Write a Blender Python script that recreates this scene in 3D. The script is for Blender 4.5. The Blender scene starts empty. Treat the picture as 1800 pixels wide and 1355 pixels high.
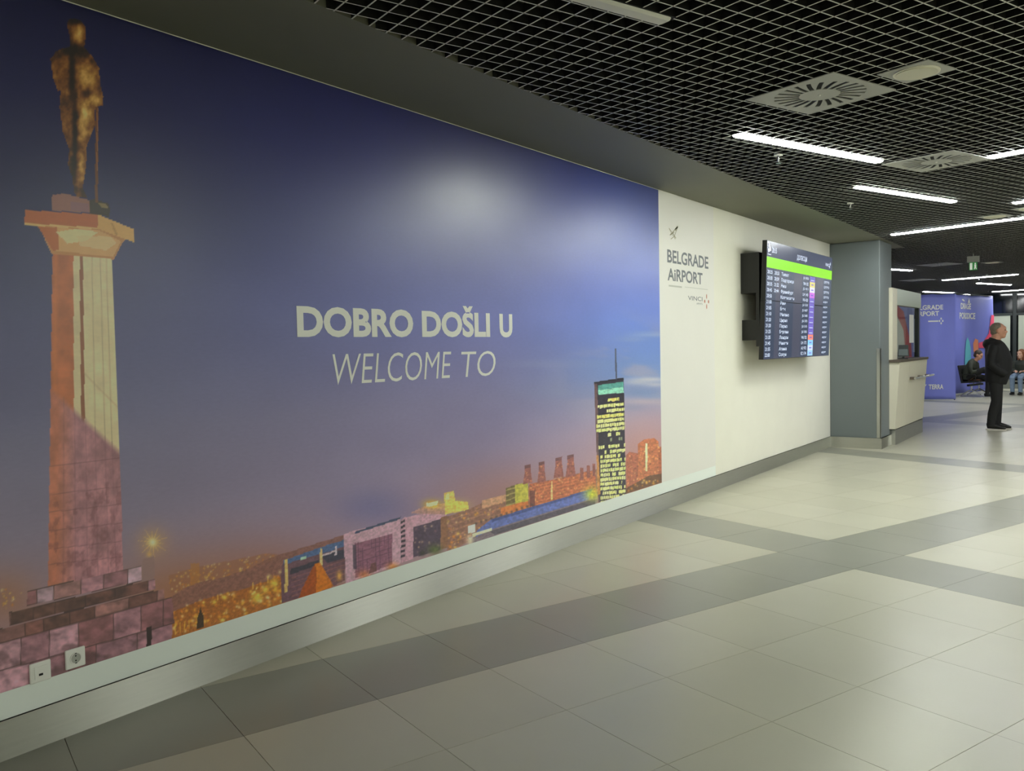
import bpy, bmesh, math, random
import numpy as np
from mathutils import Vector, Matrix

# ------------------------------------------------------------------ camera, world, exposure
scene = bpy.context.scene
COL = scene.collection
CAM = np.array([3.5127, 0.0, 1.55])
FOC = 1509.1                      # focal length in pixels of the 1800 x 1355 frame
YAW, PITCH, ROLL = 0.616642, -0.0428406, -0.0195011
GRID = 0.3468                     # floor tiles and ceiling grid are turned against the wall


def cam_axes():
    cy, sy, cp, sp = math.cos(YAW), math.sin(YAW), math.cos(PITCH), math.sin(PITCH)
    f = np.array([-sy * cp, cy * cp, sp])
    r = np.array([cy, sy, 0.0])
    u = np.cross(r, f)
    cr, sr = math.cos(ROLL), math.sin(ROLL)
    return cr * r + sr * u, -sr * r + cr * u, f


AX_R, AX_U, AX_F = cam_axes()
camd = bpy.data.cameras.new('camera')
camd.sensor_fit = 'HORIZONTAL'
camd.sensor_width = 36.0
camd.lens = FOC / 1800 * 36.0
camd.clip_start, camd.clip_end = 0.05, 200
cam = bpy.data.objects.new('camera', camd)
COL.objects.link(cam)
M = Matrix.Identity(4)
for i in range(3):
    M[i][0], M[i][1], M[i][2], M[i][3] = AX_R[i], AX_U[i], -AX_F[i], CAM[i]
cam.matrix_world = M
scene.camera = cam

world = bpy.data.worlds.new('world')
scene.world = world
world.use_nodes = True
world.node_tree.nodes['Background'].inputs[0].default_value = (0.02, 0.022, 0.03, 1)
world.node_tree.nodes['Background'].inputs[1].default_value = 1.0

vs = scene.view_settings
vs.view_transform = 'Standard'
vs.look = 'None'
vs.gamma = 1.0
vs.use_curve_mapping = False
vs.exposure = 0.0
LAMP_NEAR = 77.0                  # radiance of the linear lamps
LAMP_FAR = 92.0
scene.cycles.use_denoising = True
scene.cycles.adaptive_threshold = 0.03
scene.cycles.caustics_reflective = False
scene.cycles.caustics_refractive = False
scene.cycles.max_bounces = 5
scene.cycles.diffuse_bounces = 3
scene.cycles.glossy_bounces = 3
scene.cycles.transmission_bounces = 4
scene.cycles.sample_clamp_indirect = 6.0

random.seed(7)
RNG = np.random.default_rng(11)


# ------------------------------------------------------------------ small helpers
def lin(c):
    c = np.asarray(c, float) / 255.0
    return np.where(c <= 0.04045, c / 12.92, ((c + 0.055) / 1.055) ** 2.4)


def L(r, g, b):
    v = lin((r, g, b))
    return (float(v[0]), float(v[1]), float(v[2]), 1.0)


def uv2w(u, v):
    s, c = math.sin(GRID), math.cos(GRID)
    return (u * s + v * c, u * c - v * s)


def w2uv(x, y):
    s, c = math.sin(GRID), math.cos(GRID)
    return (x * s + y * c, x * c - y * s)


def to_photo(P):
    d = np.asarray(P, float) - CAM
    a, b, c = d @ AX_R, d @ AX_U, d @ AX_F
    return 900 + FOC * a / c, 677.5 - FOC * b / c, c


def material(name, color, rough=0.5, metal=0.0, spec=0.5, noise=None, bump=None, emit=None, estr=0.0, alpha=None, trans=None, stretch=(1, 1, 1)):
    m = bpy.data.materials.new(name)
    m.use_nodes = True
    nt = m.node_tree
    b = nt.nodes['Principled BSDF']
    b.inputs['Base Color'].default_value = color
    b.inputs['Roughness'].default_value = rough
    b.inputs['Metallic'].default_value = metal
    b.inputs['Specular IOR Level'].default_value = spec
    if emit is not None:
        b.inputs['Emission Color'].default_value = emit
        b.inputs['Emission Strength'].default_value = estr
    if trans is not None:
        b.inputs['Transmission Weight'].default_value = trans
    if noise or bump:
        tc = nt.nodes.new('ShaderNodeTexCoord')
        mp = nt.nodes.new('ShaderNodeMapping')
        mp.inputs['Scale'].default_value = stretch
        nt.links.new(tc.outputs['Object'], mp.inputs['Vector'])
    if noise:
        sc_, amt = noise
        n = nt.nodes.new('ShaderNodeTexNoise')
        n.inputs['Scale'].default_value = sc_
        n.inputs['Detail'].default_value = 4
        nt.links.new(mp.outputs[0], n.inputs['Vector'])
        r = nt.nodes.new('ShaderNodeValToRGB')
        c = np.array(color[:3])
        r.color_ramp.elements[0].position = 0.3
        r.color_ramp.elements[1].position = 0.7
        r.color_ramp.elements[0].color = (*np.clip(c * (1 - amt), 0, 1), 1)
        r.color_ramp.elements[1].color = (*np.clip(c * (1 + amt), 0, 1), 1)
        nt.links.new(n.outputs[0], r.inputs[0])
        nt.links.new(r.outputs[0], b.inputs['Base Color'])
    if bump:
        sc_, st = bump
        n2 = nt.nodes.new('ShaderNodeTexNoise')
        n2.inputs['Scale'].default_value = sc_
        n2.inputs['Detail'].default_value = 3
        nt.links.new(mp.outputs[0], n2.inputs['Vector'])
        bp = nt.nodes.new('ShaderNodeBump')
        bp.inputs['Strength'].default_value = st
        bp.inputs['Distance'].default_value = 0.01
        nt.links.new(n2.outputs[0], bp.inputs['Height'])
        nt.links.new(bp.outputs[0], b.inputs['Normal'])
    return m


class MB:
    """collects faces into one mesh"""

    def __init__(self):
        self.v, self.f, self.mi = [], [], []

    def add(self, vs_, fs, mi=0):
        o = len(self.v)
        self.v += [tuple(p) for p in vs_]
        self.f += [tuple(i + o for i in f) for f in fs]
        self.mi += [mi] * len(fs)
        return self

    def box(self, a, b, mi=0, frame=None):
        (x0, y0, z0), (x1, y1, z1) = a, b
        p = [(x0, y0, z0), (x1, y0, z0), (x1, y1, z0), (x0, y1, z0), (x0, y0, z1), (x1, y0, z1), (x1, y1, z1), (x0, y1, z1)]
        if frame is not None:
            p = [tuple(frame @ Vector(q)) for q in p]
        return self.add(p, [(0, 3, 2, 1), (4, 5, 6, 7), (0, 1, 5, 4), (1, 2, 6, 5), (2, 3, 7, 6), (3, 0, 4, 7)], mi)

    def prism(self, pts, axis_vec, mi=0):
        """pts: planar 3D polygon, swept by axis_vec"""
        n = len(pts)
        a = [tuple(p) for p in pts]
        b = [tuple(np.array(p) + np.array(axis_vec)) for p in pts]
        fs = [tuple(range(n)), tuple(range(2 * n - 1, n - 1, -1))]
        fs += [(i, n + i, n + (i + 1) % n, (i + 1) % n) for i in range(n)]
        return self.add(a + b, fs, mi)

    def tube(self, pts, rads, n=10, mi=0, flat=1.0, up=None):
        """round tube through pts, radii per point, closed ends"""
        P = [Vector(p) for p in pts]
        m = len(P)
        if not isinstance(rads, (list, tuple)):
            rads = [rads] * m
        o = len(self.v)
        prev = None
        for i, p in enumerate(P):
            t = (P[min(i + 1, m - 1)] - P[max(i - 1, 0)]).normalized()
            if prev is None:
                h = Vector(up) if up else (Vector((0, 0, 1)) if abs(t.z) < 0.9 else Vector((0, 1, 0)))
            else:
                h = prev
            s = t.cross(h).normalized()
            h = s.cross(t).normalized()
            prev = h
            r = rads[i]
            ra, rb = r if isinstance(r, (list, tuple)) else (r, r * flat)
            for k in range(n):
                a = 2 * math.pi * k / n
                q = p + s * (math.cos(a) * ra) + h * (math.sin(a) * rb)
                self.v.append(tuple(q))
        for i in range(m - 1):
            for k in range(n):
                k2 = (k + 1) % n
                self.f.append((o + i * n + k, o + (i + 1) * n + k, o + (i + 1) * n + k2, o + i * n + k2))
                self.mi.append(mi)
        self.f.append(tuple(o + k for k in range(n)))
        self.f.append(tuple(o + (m - 1) * n + k for k in reversed(range(n))))
        self.mi += [mi, mi]
        return self

    def ball(self, c, r, n=14, m=9, mi=0, rot=None):
        rx, ry, rz = r if isinstance(r, (list, tuple)) else (r, r, r)
        vs_, fs = [], []
        for j in range(1, m):
            th = math.pi * j / m
            for k in range(n):
                a = 2 * math.pi * k / n
                vs_.append(Vector((rx * math.sin(th) * math.cos(a), ry * math.sin(th) * math.sin(a), rz * math.cos(th))))
        vs_.append(Vector((0, 0, rz)))
        vs_.append(Vector((0, 0, -rz)))
        for j in range(m - 2):
            for k in range(n):
                k2 = (k + 1) % n
                fs.append((j * n + k, (j + 1) * n + k, (j + 1) * n + k2, j * n + k2))
        t, b = len(vs_) - 2, len(vs_) - 1
        for k in range(n):
            k2 = (k + 1) % n
            fs.append((t, k, k2))
            fs.append((b, (m - 2) * n + k2, (m - 2) * n + k))
        if rot is not None:
            vs_ = [rot @ p for p in vs_]
        return self.add([tuple(p + Vector(c)) for p in vs_], fs, mi)

    def mesh(self, name):
        me = bpy.data.meshes.new(name)
        me.from_pydata(self.v, [], self.f)
        if any(self.mi):
            me.polygons.foreach_set('material_index', self.mi)
        me.update()
        return me

    def build(self, name, mats, parent=None, smooth=False):
        me = self.mesh(name)
        return link(name, me, mats, parent, smooth)


def link(name, me, mats, parent=None, smooth=False):
    o = bpy.data.objects.new(name, me)
    COL.objects.link(o)
    if mats is not None and not me.materials:
        for mt in (mats if isinstance(mats, (list, tuple)) else [mats]):
            me.materials.append(mt)
    if smooth:
        me.polygons.foreach_set('use_smooth', [True] * len(me.polygons))
        me.update()
    if parent is not None:
        o.parent = parent
        o.matrix_parent_inverse = parent.matrix_basis.inverted()
    return o


def bevel(o, w=0.004, seg=2):
    md = o.modifiers.new('bevel', 'BEVEL')
    md.width = w
    md.segments = seg
    md.limit_method = 'ANGLE'
    return o


def tag(o, label=None, cat=None, group=None, kind=None):
    if label:
        o['label'] = label
    if cat:
        o['category'] = cat
    if group:
        o['group'] = group
    if kind:
        o['kind'] = kind
    return o


def empty(name, loc=(0, 0, 0), rz=0.0):
    o = bpy.data.objects.new(name, None)
    o.empty_display_size = 0.1
    COL.objects.link(o)
    o.location = loc
    o.rotation_euler = (0, 0, rz)
    o.matrix_basis = Matrix.Translation(Vector(loc)) @ Matrix.Rotation(rz, 4, 'Z')
    return o


def child(mb, name, mats, parent, smooth=False):
    """mb in the parent's local frame"""
    me = mb.mesh(name)
    o = link(name, me, mats, None, smooth)
    o.parent = parent
    return o


def text_mesh(body, bold=0.0, shear=0.0, spacing=1.0, res=4):
    cu = bpy.data.curves.new('t', 'FONT')
    cu.body = body
    cu.size = 1.0
    cu.offset = bold
    cu.shear = shear
    cu.space_character = spacing
    cu.resolution_u = res
    o = bpy.data.objects.new('t', cu)
    COL.objects.link(o)
    bpy.context.view_layer.update()
    dg = bpy.context.evaluated_depsgraph_get()
    me = o.evaluated_get(dg).to_mesh()
    n = len(me.vertices)
    co = np.empty(n * 3)
    me.vertices.foreach_get('co', co)
    co = co.reshape(-1, 3)[:, :2].copy()
    fs = [tuple(p.vertices) for p in me.polygons]
    o.evaluated_get(dg).to_mesh_clear()
    bpy.data.objects.remove(o)
    bpy.data.curves.remove(cu)
    return co, fs


def put_text(mb, body, org, ax, ay, w, h, mi=0, bold=0.0, shear=0.0, spacing=1.0, cap=None):
    """fit text into w x h from org along ax (reading) and ay (up). cap: keep capital height h, ignore accents"""
    co, fs = text_mesh(body, bold, shear, spacing)
    if len(co) == 0:
        return
    x0, x1 = co[:, 0].min(), co[:, 0].max()
    if cap:
        ref, _ = text_mesh(cap, bold, 0, 1)
        y0, y1 = ref[:, 1].min(), ref[:, 1].max()
    else:
        y0, y1 = co[:, 1].min(), co[:, 1].max()
    if w is None:
        w = (x1 - x0) * h / (y1 - y0)
    org, ax, ay = np.array(org, float), np.array(ax, float), np.array(ay, float)
    P = [tuple(org + ax * ((p[0] - x0) / (x1 - x0) * w) + ay * ((p[1] - y0) / (y1 - y0) * h)) for p in co]
    mb.add(P, fs, mi)


# ------------------------------------------------------------------ materials
m_wall = material('wall paint cream', L(236, 234, 222), 0.6, noise=(3.0, 0.015))
m_panel = material('white vinyl panel', L(233, 231, 226), 0.45, noise=(2.0, 0.01))
m_soffit = material('grey painted board', L(114, 114, 100), 0.6, noise=(2.5, 0.02))
m_pier = material('slate grey paint', L(112, 120, 122), 0.5, noise=(3.0, 0.02))
m_black = material('black void paint', L(8, 8, 8), 0.85)
m_strip_shaded = material('grid strip shaded side', L(12, 12, 12), 0.8)  # near-black puts the shade between strips into the side colour
m_strip_lit = material('grid strip lit edge', L(214, 214, 206), 0.45)  # pale tone paints the floor light caught by the strip undersides
m_tile = material('light porcelain tile', L(194, 191, 172), 0.3, noise=(1.6, 0.03), bump=(60, 0.02))
m_tile2 = material('light porcelain tile warm', L(191, 188, 169), 0.32, noise=(1.4, 0.035), bump=(60, 0.02))
m_tile_dark = material('grey porcelain tile', L(147, 147, 134), 0.3, noise=(1.6, 0.04), bump=(60, 0.02))
m_grout = material('tile grout', L(150, 147, 132), 0.8)
m_steel = material('brushed steel', L(214, 214, 206), 0.40, metal=1.0, noise=(5.0, 0.03), stretch=(1, 1, 14))
_nt = m_steel.node_tree
_tg = _nt.nodes.new('ShaderNodeCombineXYZ')
_tg.inputs[2].default_value = 1.0
_nt.links.new(_tg.outputs[0], _nt.nodes['Principled BSDF'].inputs['Tangent'])
_nt.nodes['Principled BSDF'].inputs['Anisotropic'].default_value = 1.0
m_steel_edge = material('steel corner guard', L(190, 192, 188), 0.3, metal=1.0)
m_white_plastic = material('white plastic', L(238, 238, 232), 0.4)
m_dark_hole = material('dark hole', L(18, 18, 18), 0.7)
m_plate = material('grey enamel plate', L(176, 177, 170), 0.5)
m_lens = material('frosted lens', L(222, 219, 196), 0.4)
m_lens_rim = material('lens rim', L(240, 238, 220), 0.4)
m_lamp_off = material('unlit lamp diffuser', L(226, 226, 216), 0.45)
m_housing = material('lamp housing', L(210, 210, 206), 0.5)
m_lamp_on = material('lit lamp diffuser', (1, 1, 1, 1), 0.5, emit=(0.95, 1.0, 0.85, 1), estr=LAMP_NEAR)
m_lamp_far = material('lit lamp diffuser cool', (1, 1, 1, 1), 0.5, emit=(0.93, 0.96, 0.95, 1), estr=LAMP_FAR)
m_tvblack = material('black display casing', L(20, 20, 20), 0.35)
m_chrome = material('polished aluminium', L(225, 226, 228), 0.18, metal=1.0)
m_seat = material('black seat upholstery', L(24, 24, 25), 0.5)
m_kiosk = material('cream laminate', L(226, 221, 200), 0.4, noise=(2, 0.01))
m_worktop = material('dark brown worktop', L(96, 86, 76), 0.35)
m_glass = material('clear glass', (0.9, 0.96, 0.94, 1), 0.02, trans=1.0)
m_glass.node_tree.nodes['Principled BSDF'].inputs['IOR'].default_value = 1.15
m_blue = material('blue print fabric', L(126, 134, 222), 0.6, noise=(1.2, 0.05))
m_print_white = material('white print', L(236, 236, 232), 0.6)
m_print_teal = material('teal print', L(104, 196, 214), 0.6)
m_print_pale = material('pale teal print', L(170, 224, 224), 0.6)
m_print_pink = material('pink print', L(240, 84, 120), 0.6)
m_print_orange = material('orange print', L(240, 150, 110), 0.6)
m_skin = material('skin', L(205, 150, 122), 0.5)
m_skin2 = material('fair skin', L(222, 176, 150), 0.5)
m_jacket = material('black jacket cloth', L(17, 17, 18), 0.75)
m_olive = material('olive jacket cloth', L(50, 54, 44), 0.75, noise=(6, 0.1))
m_trouser = material('charcoal trousers', L(27, 27, 28), 0.8)
m_jeans = material('light blue jeans', L(128, 148, 172), 0.8, noise=(20, 0.08))
m_hair_grey = material('short grey hair', L(126, 116, 100), 0.7, noise=(60, 0.3))
m_hair_dark = material('short dark hair', L(62, 50, 40), 0.7)
m_hair_brown = material('auburn hair', L(132, 84, 52), 0.6, noise=(30, 0.2))
m_shoe = material('black shoe', L(18, 18, 18), 0.5)
m_sole = material('pale shoe sole', L(205, 200, 190), 0.6)
m_green = material('green exit sign', L(40, 120, 60), 0.4, emit=L(60, 140, 70), estr=0.35)
m_sign_white = material('white sign face', L(230, 232, 222), 0.4, emit=(0.9, 1, 0.85, 1), estr=0.35)
m_farwall = material('pale plaster wall', L(200, 198, 190), 0.7)
m_night = material('night window glass', L(14, 20, 22), 0.08)
m_frame = material('dark window frame', L(36, 44, 44), 0.5)
m_blind = material('grey roller blind', L(176, 182, 168), 0.7)
m_text_grey = material('grey lettering', L(116, 121, 128), 0.5)
m_text_white = material('off white lettering', L(246, 247, 242), 0.5)
m_text_gold = material('grey gold print', L(172, 166, 140), 0.5)
m_text_faint = material('faint grey print', L(196, 196, 188), 0.5)
m_text_red = material('muted red print', L(190, 120, 100), 0.5)

# ------------------------------------------------------------------ structure
SOF = 0.765
ZC = 3.0
X1, Y0, Y1 = 13.0, -5.0, 31.0
XL = -4.0


def struct(o):
    o['kind'] = 'structure'
    return o


wall_left = struct(MB().box((-0.25, Y0, -0.02), (0, 13.9, 3.75)).build('wall_left', m_wall))
struct(MB().box((0, Y0, ZC), (SOF, 14.5, 3.75)).build('trim_1', m_soffit))          # soffit beam over the mural
pier = struct(MB().box((0.0, 13.12, 0), (0.70, 13.88, ZC)).build('wall_pier', m_pier))
bevel(pier, 0.012)
struct(MB().box((0.0005, Y0, 0), (0.014, 13.10, 0.155)).build('baseboard_left', m_steel))
bb = MB()
bb.box((0.0145, 13.095, 0), (0.725, 13.119, 0.155))
bb.box((0.701, 13.119, 0), (0.725, 13.9, 0.155))
struct(bb.build('baseboard_pier', m_steel))
cg = MB()
cg.box((0.655, 13.113, 0.16), (0.708, 13.1195, 1.45))
cg.box((0.7005, 13.113, 0.16), (0.708, 13.165, 1.45))
struct(cg.build('trim_2', m_steel_edge))
struct(MB().box((X1, Y0, -0.02), (X1 + 0.2, Y1, 3.75)).build('wall_right', m_farwall))
struct(MB().box((0, Y0 - 0.2, -0.02), (X1, Y0, 3.75)).build('wall_back', m_farwall))
struct(MB().box((XL, 13.9, -0.02), (-0.25, 14.1, 3.75)).build('wall_recess', m_farwall))
struct(MB().box((XL - 0.2, 14.1, -0.02), (XL, Y1, 3.75)).build('wall_side', m_farwall))

# far glazed wall: sill wall, dark glazing, frames, blinds
fw = struct(MB().box((XL, Y1 + 0.06, -0.02), (X1, Y1 + 0.25, 3.75)).build('wall_far', m_frame))
struct(MB().box((XL, Y1 - 0.12, 0), (X1, Y1 + 0.06, 0.42)).build('trim_3', material('grey sill wall', L(120, 124, 116), 0.6)))
wi = 0
xw = -3.35
while xw < 12.5:
    wi += 1
    w_ = struct(MB().box((xw + 0.02, Y1 + 0.02, 0.43), (xw + 1.30, Y1 + 0.05, 2.98)).build('window_%d' % wi, m_night))
    fr = MB()
    fr.box((xw - 0.07, Y1 - 0.08, 0.43), (xw + 0.02, Y1 + 0.055, 2.98))
    fr.box((xw + 0.02, Y1 - 0.03, 2.28), (xw + 1.30, Y1 + 0.019, 2.36))
    fr.box((xw + 0.02, Y1 - 0.03, 0.43), (xw + 1.30, Y1 + 0.019, 0.50))
    fr.build('window_frame', m_frame, w_)
    bl = MB().box((xw + 0.07, Y1 - 0.02, 1.20), (xw + 1.25, Y1 - 0.008, 2.28))
    bl.box((xw + 0.07, Y1 - 0.028, 1.18), (xw + 1.25, Y1 - 0.004, 1.21))
    bl.build('roller_blind', m_blind, w_)
    xw += 1.40


# ---- floor: slab and separate tiles, turned by GRID against the wall
slab = MB()
slab.box((0, Y0, -0.10), (X1, Y1, -0.004))
slab.box((XL, 14.1, -0.10), (-0.0005, Y1, -0.004))
floor = struct(slab.build('floor', m_grout))


def clip_poly(poly, a, b, c):
    """keep a*x+b*y >= c"""
    out = []
    n = len(poly)
    for i in range(n):
        p, q = poly[i], poly[(i + 1) % n]
        dp, dq = a * p[0] + b * p[1] - c, a * q[0] + b * q[1] - c
        if dp >= 0:
            out.append(p)
        if (dp >= 0) != (dq >= 0):
            t = dp / (dp - dq)
            out.append((p[0] + t * (q[0] - p[0]), p[1] + t * (q[1] - p[1])))
    return out


ul = [(6.41 - 0.597 * k, 6.41 - 0.597 * (k - 1), 0) for k in range(22, 0, -1)]
for start in range(6):
    if start == 0:
        ul.append((6.41, 7.015, 1))
        a_ = 7.015
        n_, p_ = 8, 0.583
    else:
        ul.append((a_, a_ + 0.60, 1))
        a_ += 0.60
        n_, p_ = 8, 0.583
    for k in range(n_):
        ul.append((a_ + k * p_, a_ + (k + 1) * p_, 0))
    a_ += n_ * p_
vl = []
for base in range(-3, 4):
    o_ = -0.775 + base * 5.43
    vl.append((o_, o_ + 0.63, 1))
    vl += [(o_ + 0.63 + 0.6 * k, o_ + 0.63 + 0.6 * (k + 1), 0) for k in range(8)]
cand = []
for (ua, ub, du) in ul:
    for (va, vb, dv) in vl:
        g = 0.0013
        pts = [uv2w(ua + g, va + g), uv2w(ub - g, va + g), uv2w(ub - g, vb - g), uv2w(ua + g, vb - g)]
        pts = pts[::-1]
        full = pts
        xs, ys = [p[0] for p in pts], [p[1] for p in pts]
        if max(xs) < XL or min(xs) > X1 or max(ys) < Y0 or min(ys) > Y1:
            continue
        cy_ = sum(ys) / 4
        left = 0.001 if cy_ < 14.2 else XL
        for (a, b, c) in ((1, 0, left), (-1, 0, -X1 + 0.001), (0, 1, Y0 + 0.001), (0, -1, -Y1 + 0.125)):
            pts = clip_poly(pts, a, b, c)
            if len(pts) < 3:
                break
        if len(pts) < 3:
            continue
        cx_ = sum(p[0] for p in pts) / len(pts)
        cy_ = sum(p[1] for p in pts) / len(pts)
        px, py, dz = to_photo((cx_, cy_, 0))
        vis = dz > 0.5 and -150 < px < 1950 and -100 < py < 1520
        cand.append((not vis, (cx_ - CAM[0]) ** 2 + (cy_ - CAM[1]) ** 2, pts, bool(du or dv)))
cand.sort(key=lambda t: (t[0], t[1]))
rest = MB()
for i, (nv, d2, pts, dark) in enumerate(cand):
    n = len(pts)
    P = [(x, y, 0.0) for x, y in pts]
    if i < 300:
        mb = MB().prism(P, (0, 0, -0.008))
        me = mb.mesh('floor_tile')
        link('floor_tile', me, m_tile_dark if dark else random.choice((m_tile, m_tile2)), floor)
    else:
        rest.add(P, [tuple(range(n))], 1 if dark else 0)
ro = rest.build('floor_tile_field', [m_tile, m_tile_dark], floor)
ro['kind'] = 'stuff'

# ---- ceiling: black slab above an open grid of strips
slab = MB().box((SOF, Y0, 3.60), (X1, Y1, 3.75))
slab.box((XL, 14.5, 3.60), (SOF - 0.0005, Y1, 3.75))
ceiling = struct(slab.build('ceiling', m_black))


def clip_line(p, d, x0, x1, y0, y1):
    t0, t1 = -100, 100
    for (o_, dd, a, b) in ((p[0], d[0], x0, x1), (p[1], d[1], y0, y1)):
        if abs(dd) < 1e-9:
            if o_ < a or o_ > b:
                return None
            continue
        ta, tb = (a - o_) / dd, (b - o_) / dd
        if ta > tb:
            ta, tb = tb, ta
        t0, t1 = max(t0, ta), min(t1, tb)
    return (t0, t1) if t1 - t0 > 0.02 else None


def strip_mb(mb, p, q):
    p, q = np.array(p), np.array(q)
    d = (q - p) / np.linalg.norm(q - p)
    n = np.array([-d[1], d[0]]) * 0.0038
    h = 0.040
    c = [p - n, q - n, q + n, p + n]
    vs_ = [(*k, ZC) for k in c] + [(*k, ZC + h) for k in c]
    mb.add(vs_, [(0, 3, 2, 1)], 0)
    mb.add(vs_, [(0, 1, 5, 4), (2, 3, 7, 6), (4, 5, 6, 7)], 1)


strips = []
sA = (math.sin(GRID), math.cos(GRID))
sB = (math.cos(GRID), -math.sin(GRID))
for k in range(-140, 400):
    for fam in (0, 1):
        if fam == 0:
            p, d = uv2w(k * 0.1 + 0.02, 0), sB
        else:
            p, d = uv2w(0, k * 0.1 + 0.045), sA
        for reg in ((SOF, X1, Y0, Y1), (XL, SOF, 14.5, Y1)):
            t = clip_line(p, d, *reg)
            if not t:
                continue
            a = (p[0] + d[0] * t[0], p[1] + d[1] * t[0])
            b = (p[0] + d[0] * t[1], p[1] + d[1] * t[1])
            # nearest visible point decides how large it shows
            best = 1e9
            for s in np.linspace(0, 1, 60):
                x, y = a[0] + (b[0] - a[0]) * s, a[1] + (b[1] - a[1]) * s
                px, py, dz = to_photo((x, y, ZC))
                if dz > 0.3 and 0 <= px <= 1800 and 0 <= py <= 1355:
                    best = min(best, dz)
            strips.append((best, a, b))
strips.sort(key=lambda t: t[0])
rest = MB()
for i, (best, a, b) in enumerate(strips):
    if i < 300:
        mb = MB()
        strip_mb(mb, a, b)
        mb.build('grid_strip', [m_strip_lit, m_strip_shaded], ceiling)
    else:
        strip_mb(rest, a, b)
ro = rest.build('grid_strip_field', [m_strip_lit, m_strip_shaded], ceiling)
ro['kind'] = 'stuff'


# ------------------------------------------------------------------ linear lamps
def rounded_rect(l, w, n=4):
    r = w * 0.28
    pts = []
    for (cx, cy, a0) in ((l / 2 - r, -w / 2 + r, -math.pi / 2), (l / 2 - r, w / 2 - r, 0), (-l / 2 + r, w / 2 - r, math.pi / 2), (-l / 2 + r, -w / 2 + r, math.pi)):
        for i in range(n + 1):
            a = a0 + math.pi / 2 * i / n
            pts.append((cx + r * math.cos(a), cy + r * math.sin(a)))
    return pts


def lamp(u, v, along, length, label, mat, width=0.085):
    """along 'u' or 'v'; u, v the centre"""
    x, y = uv2w(u, v)
    ang = math.pi / 2 - GRID if along == 'u' else -GRID
    e = empty('linear_ceiling_lamp', (x, y, ZC), ang)
    tag(e, label, 'ceiling lamp', 'linear ceiling lamps')
    hs = MB().box((-length / 2 - 0.01, -width / 2 - 0.008, -0.002), (length / 2 + 0.01, width / 2 + 0.008, 0.03))
    child(hs, 'housing', m_black, e)
    # diffuser bar with rounded ends and a shallow domed cross section
    mb = MB()
    top = rounded_rect(length, width)
    mid = rounded_rect(length - 0.006, width - 0.006)
    bot = rounded_rect(length - 0.026, width - 0.026)
    n = len(top)
    V = [(a, b, -0.0025) for a, b in top] + [(a, b, -0.010) for a, b in mid] + [(a, b, -0.015) for a, b in bot]
    F = []
    for k in range(2):
        F += [(k * n + i, (k + 1) * n + i, (k + 1) * n + (i + 1) % n, k * n + (i + 1) % n) for i in range(n)]
    F.append(tuple(2 * n + i for i in reversed(range(n))))
    F.append(tuple(range(n)))
    mb.add(V, F)
    child(mb, 'diffuser', mat, e)
    return e


LL = 1.72
lamp(3.15, 0.515, 'u', LL, 'unlit linear lamp at the top edge above the mural', m_lamp_off, 0.085)
lamp(6.77, -0.715, 'u', LL, 'lit linear lamp nearest the camera, beside the large swirl diffuser', m_lamp_on)
lamp(9.33, -1.472, 'u', LL, 'lit linear lamp above the flight board, second from the camera', m_lamp_on)
lamp(8.28, -0.18 + LL / 2, 'v', LL, 'lit linear lamp cut by the right edge, right of the second swirl diffuser', m_lamp_far)
lamp(10.88, -1.20 + LL / 2, 'v', LL, 'small lit lamp end at the right edge, below the second swirl diffuser', m_lamp_far)
lamp(12.16, -3.37 + LL / 2, 'v', LL, 'long lit lamp running from beside the grey pier to the right edge', m_lamp_far)
lamp(17.25, -6.56, 'u', LL, 'short lit lamp just right of the grey pier', m_lamp_far)
lamp(21.6, -7.80 + LL / 2, 'v', LL, 'lit linear lamp below and right of the exit sign', m_lamp_far)
lamp(24.5, -8.0, 'u', LL, 'lit lamp close under the lamp below the exit sign', m_lamp_far)
lamp(28.2, -9.85 + LL / 2, 'v', LL, 'lowest lit lamp at the right, above the dark windows', m_lamp_far)
lamp(26.6, -10.62, 'u', LL, 'small lit lamp above the left blue banner', m_lamp_far)
lamp(29.2, -11.0, 'u', LL, 'small lit lamp above the fold between the blue banners', m_lamp_far)
# unseen lamps added over the right of the hall to brighten wall and baseboard
for (u, v, al) in ((9.3, 5.0, 'u'), (13.6, 1.2, 'u'), (11.8, 7.2, 'u'), (16.5, -1.2, 'v'), (18.5, 2.0, 'u'), (22.0, -2.5, 'u'), (16.0, 5.5, 'u'), (26.5, -4.0, 'v'),
                   (4.4, 6.6, 'u'), (2.2, 7.2, 'u'), (7.6, 7.6, 'u'), (0.4, 8.4, 'v'),
                   (3.3, 9.2, 'u'), (5.6, 9.2, 'u'), (8.0, 9.8, 'u'), (1.0, 10.4, 'u'), (-0.8, 7.4, 'u'),
                   (6.7, 3.4, 'u'), (-0.6, 5.2, 'v'), (13.0, 8.4, 'u')):  # the first lamp on this line is inferred from its floor glare
    lamp(u, v, al, LL, 'unseen lit lamp added over the hall right of the picture', m_lamp_on if u < 10 else m_lamp_far)


# ------------------------------------------------------------------ ceiling plates
def grid_empty(name, u, v, z=ZC):
    x, y = uv2w(u, v)
    return empty(name, (x, y, z), -GRID)


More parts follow.
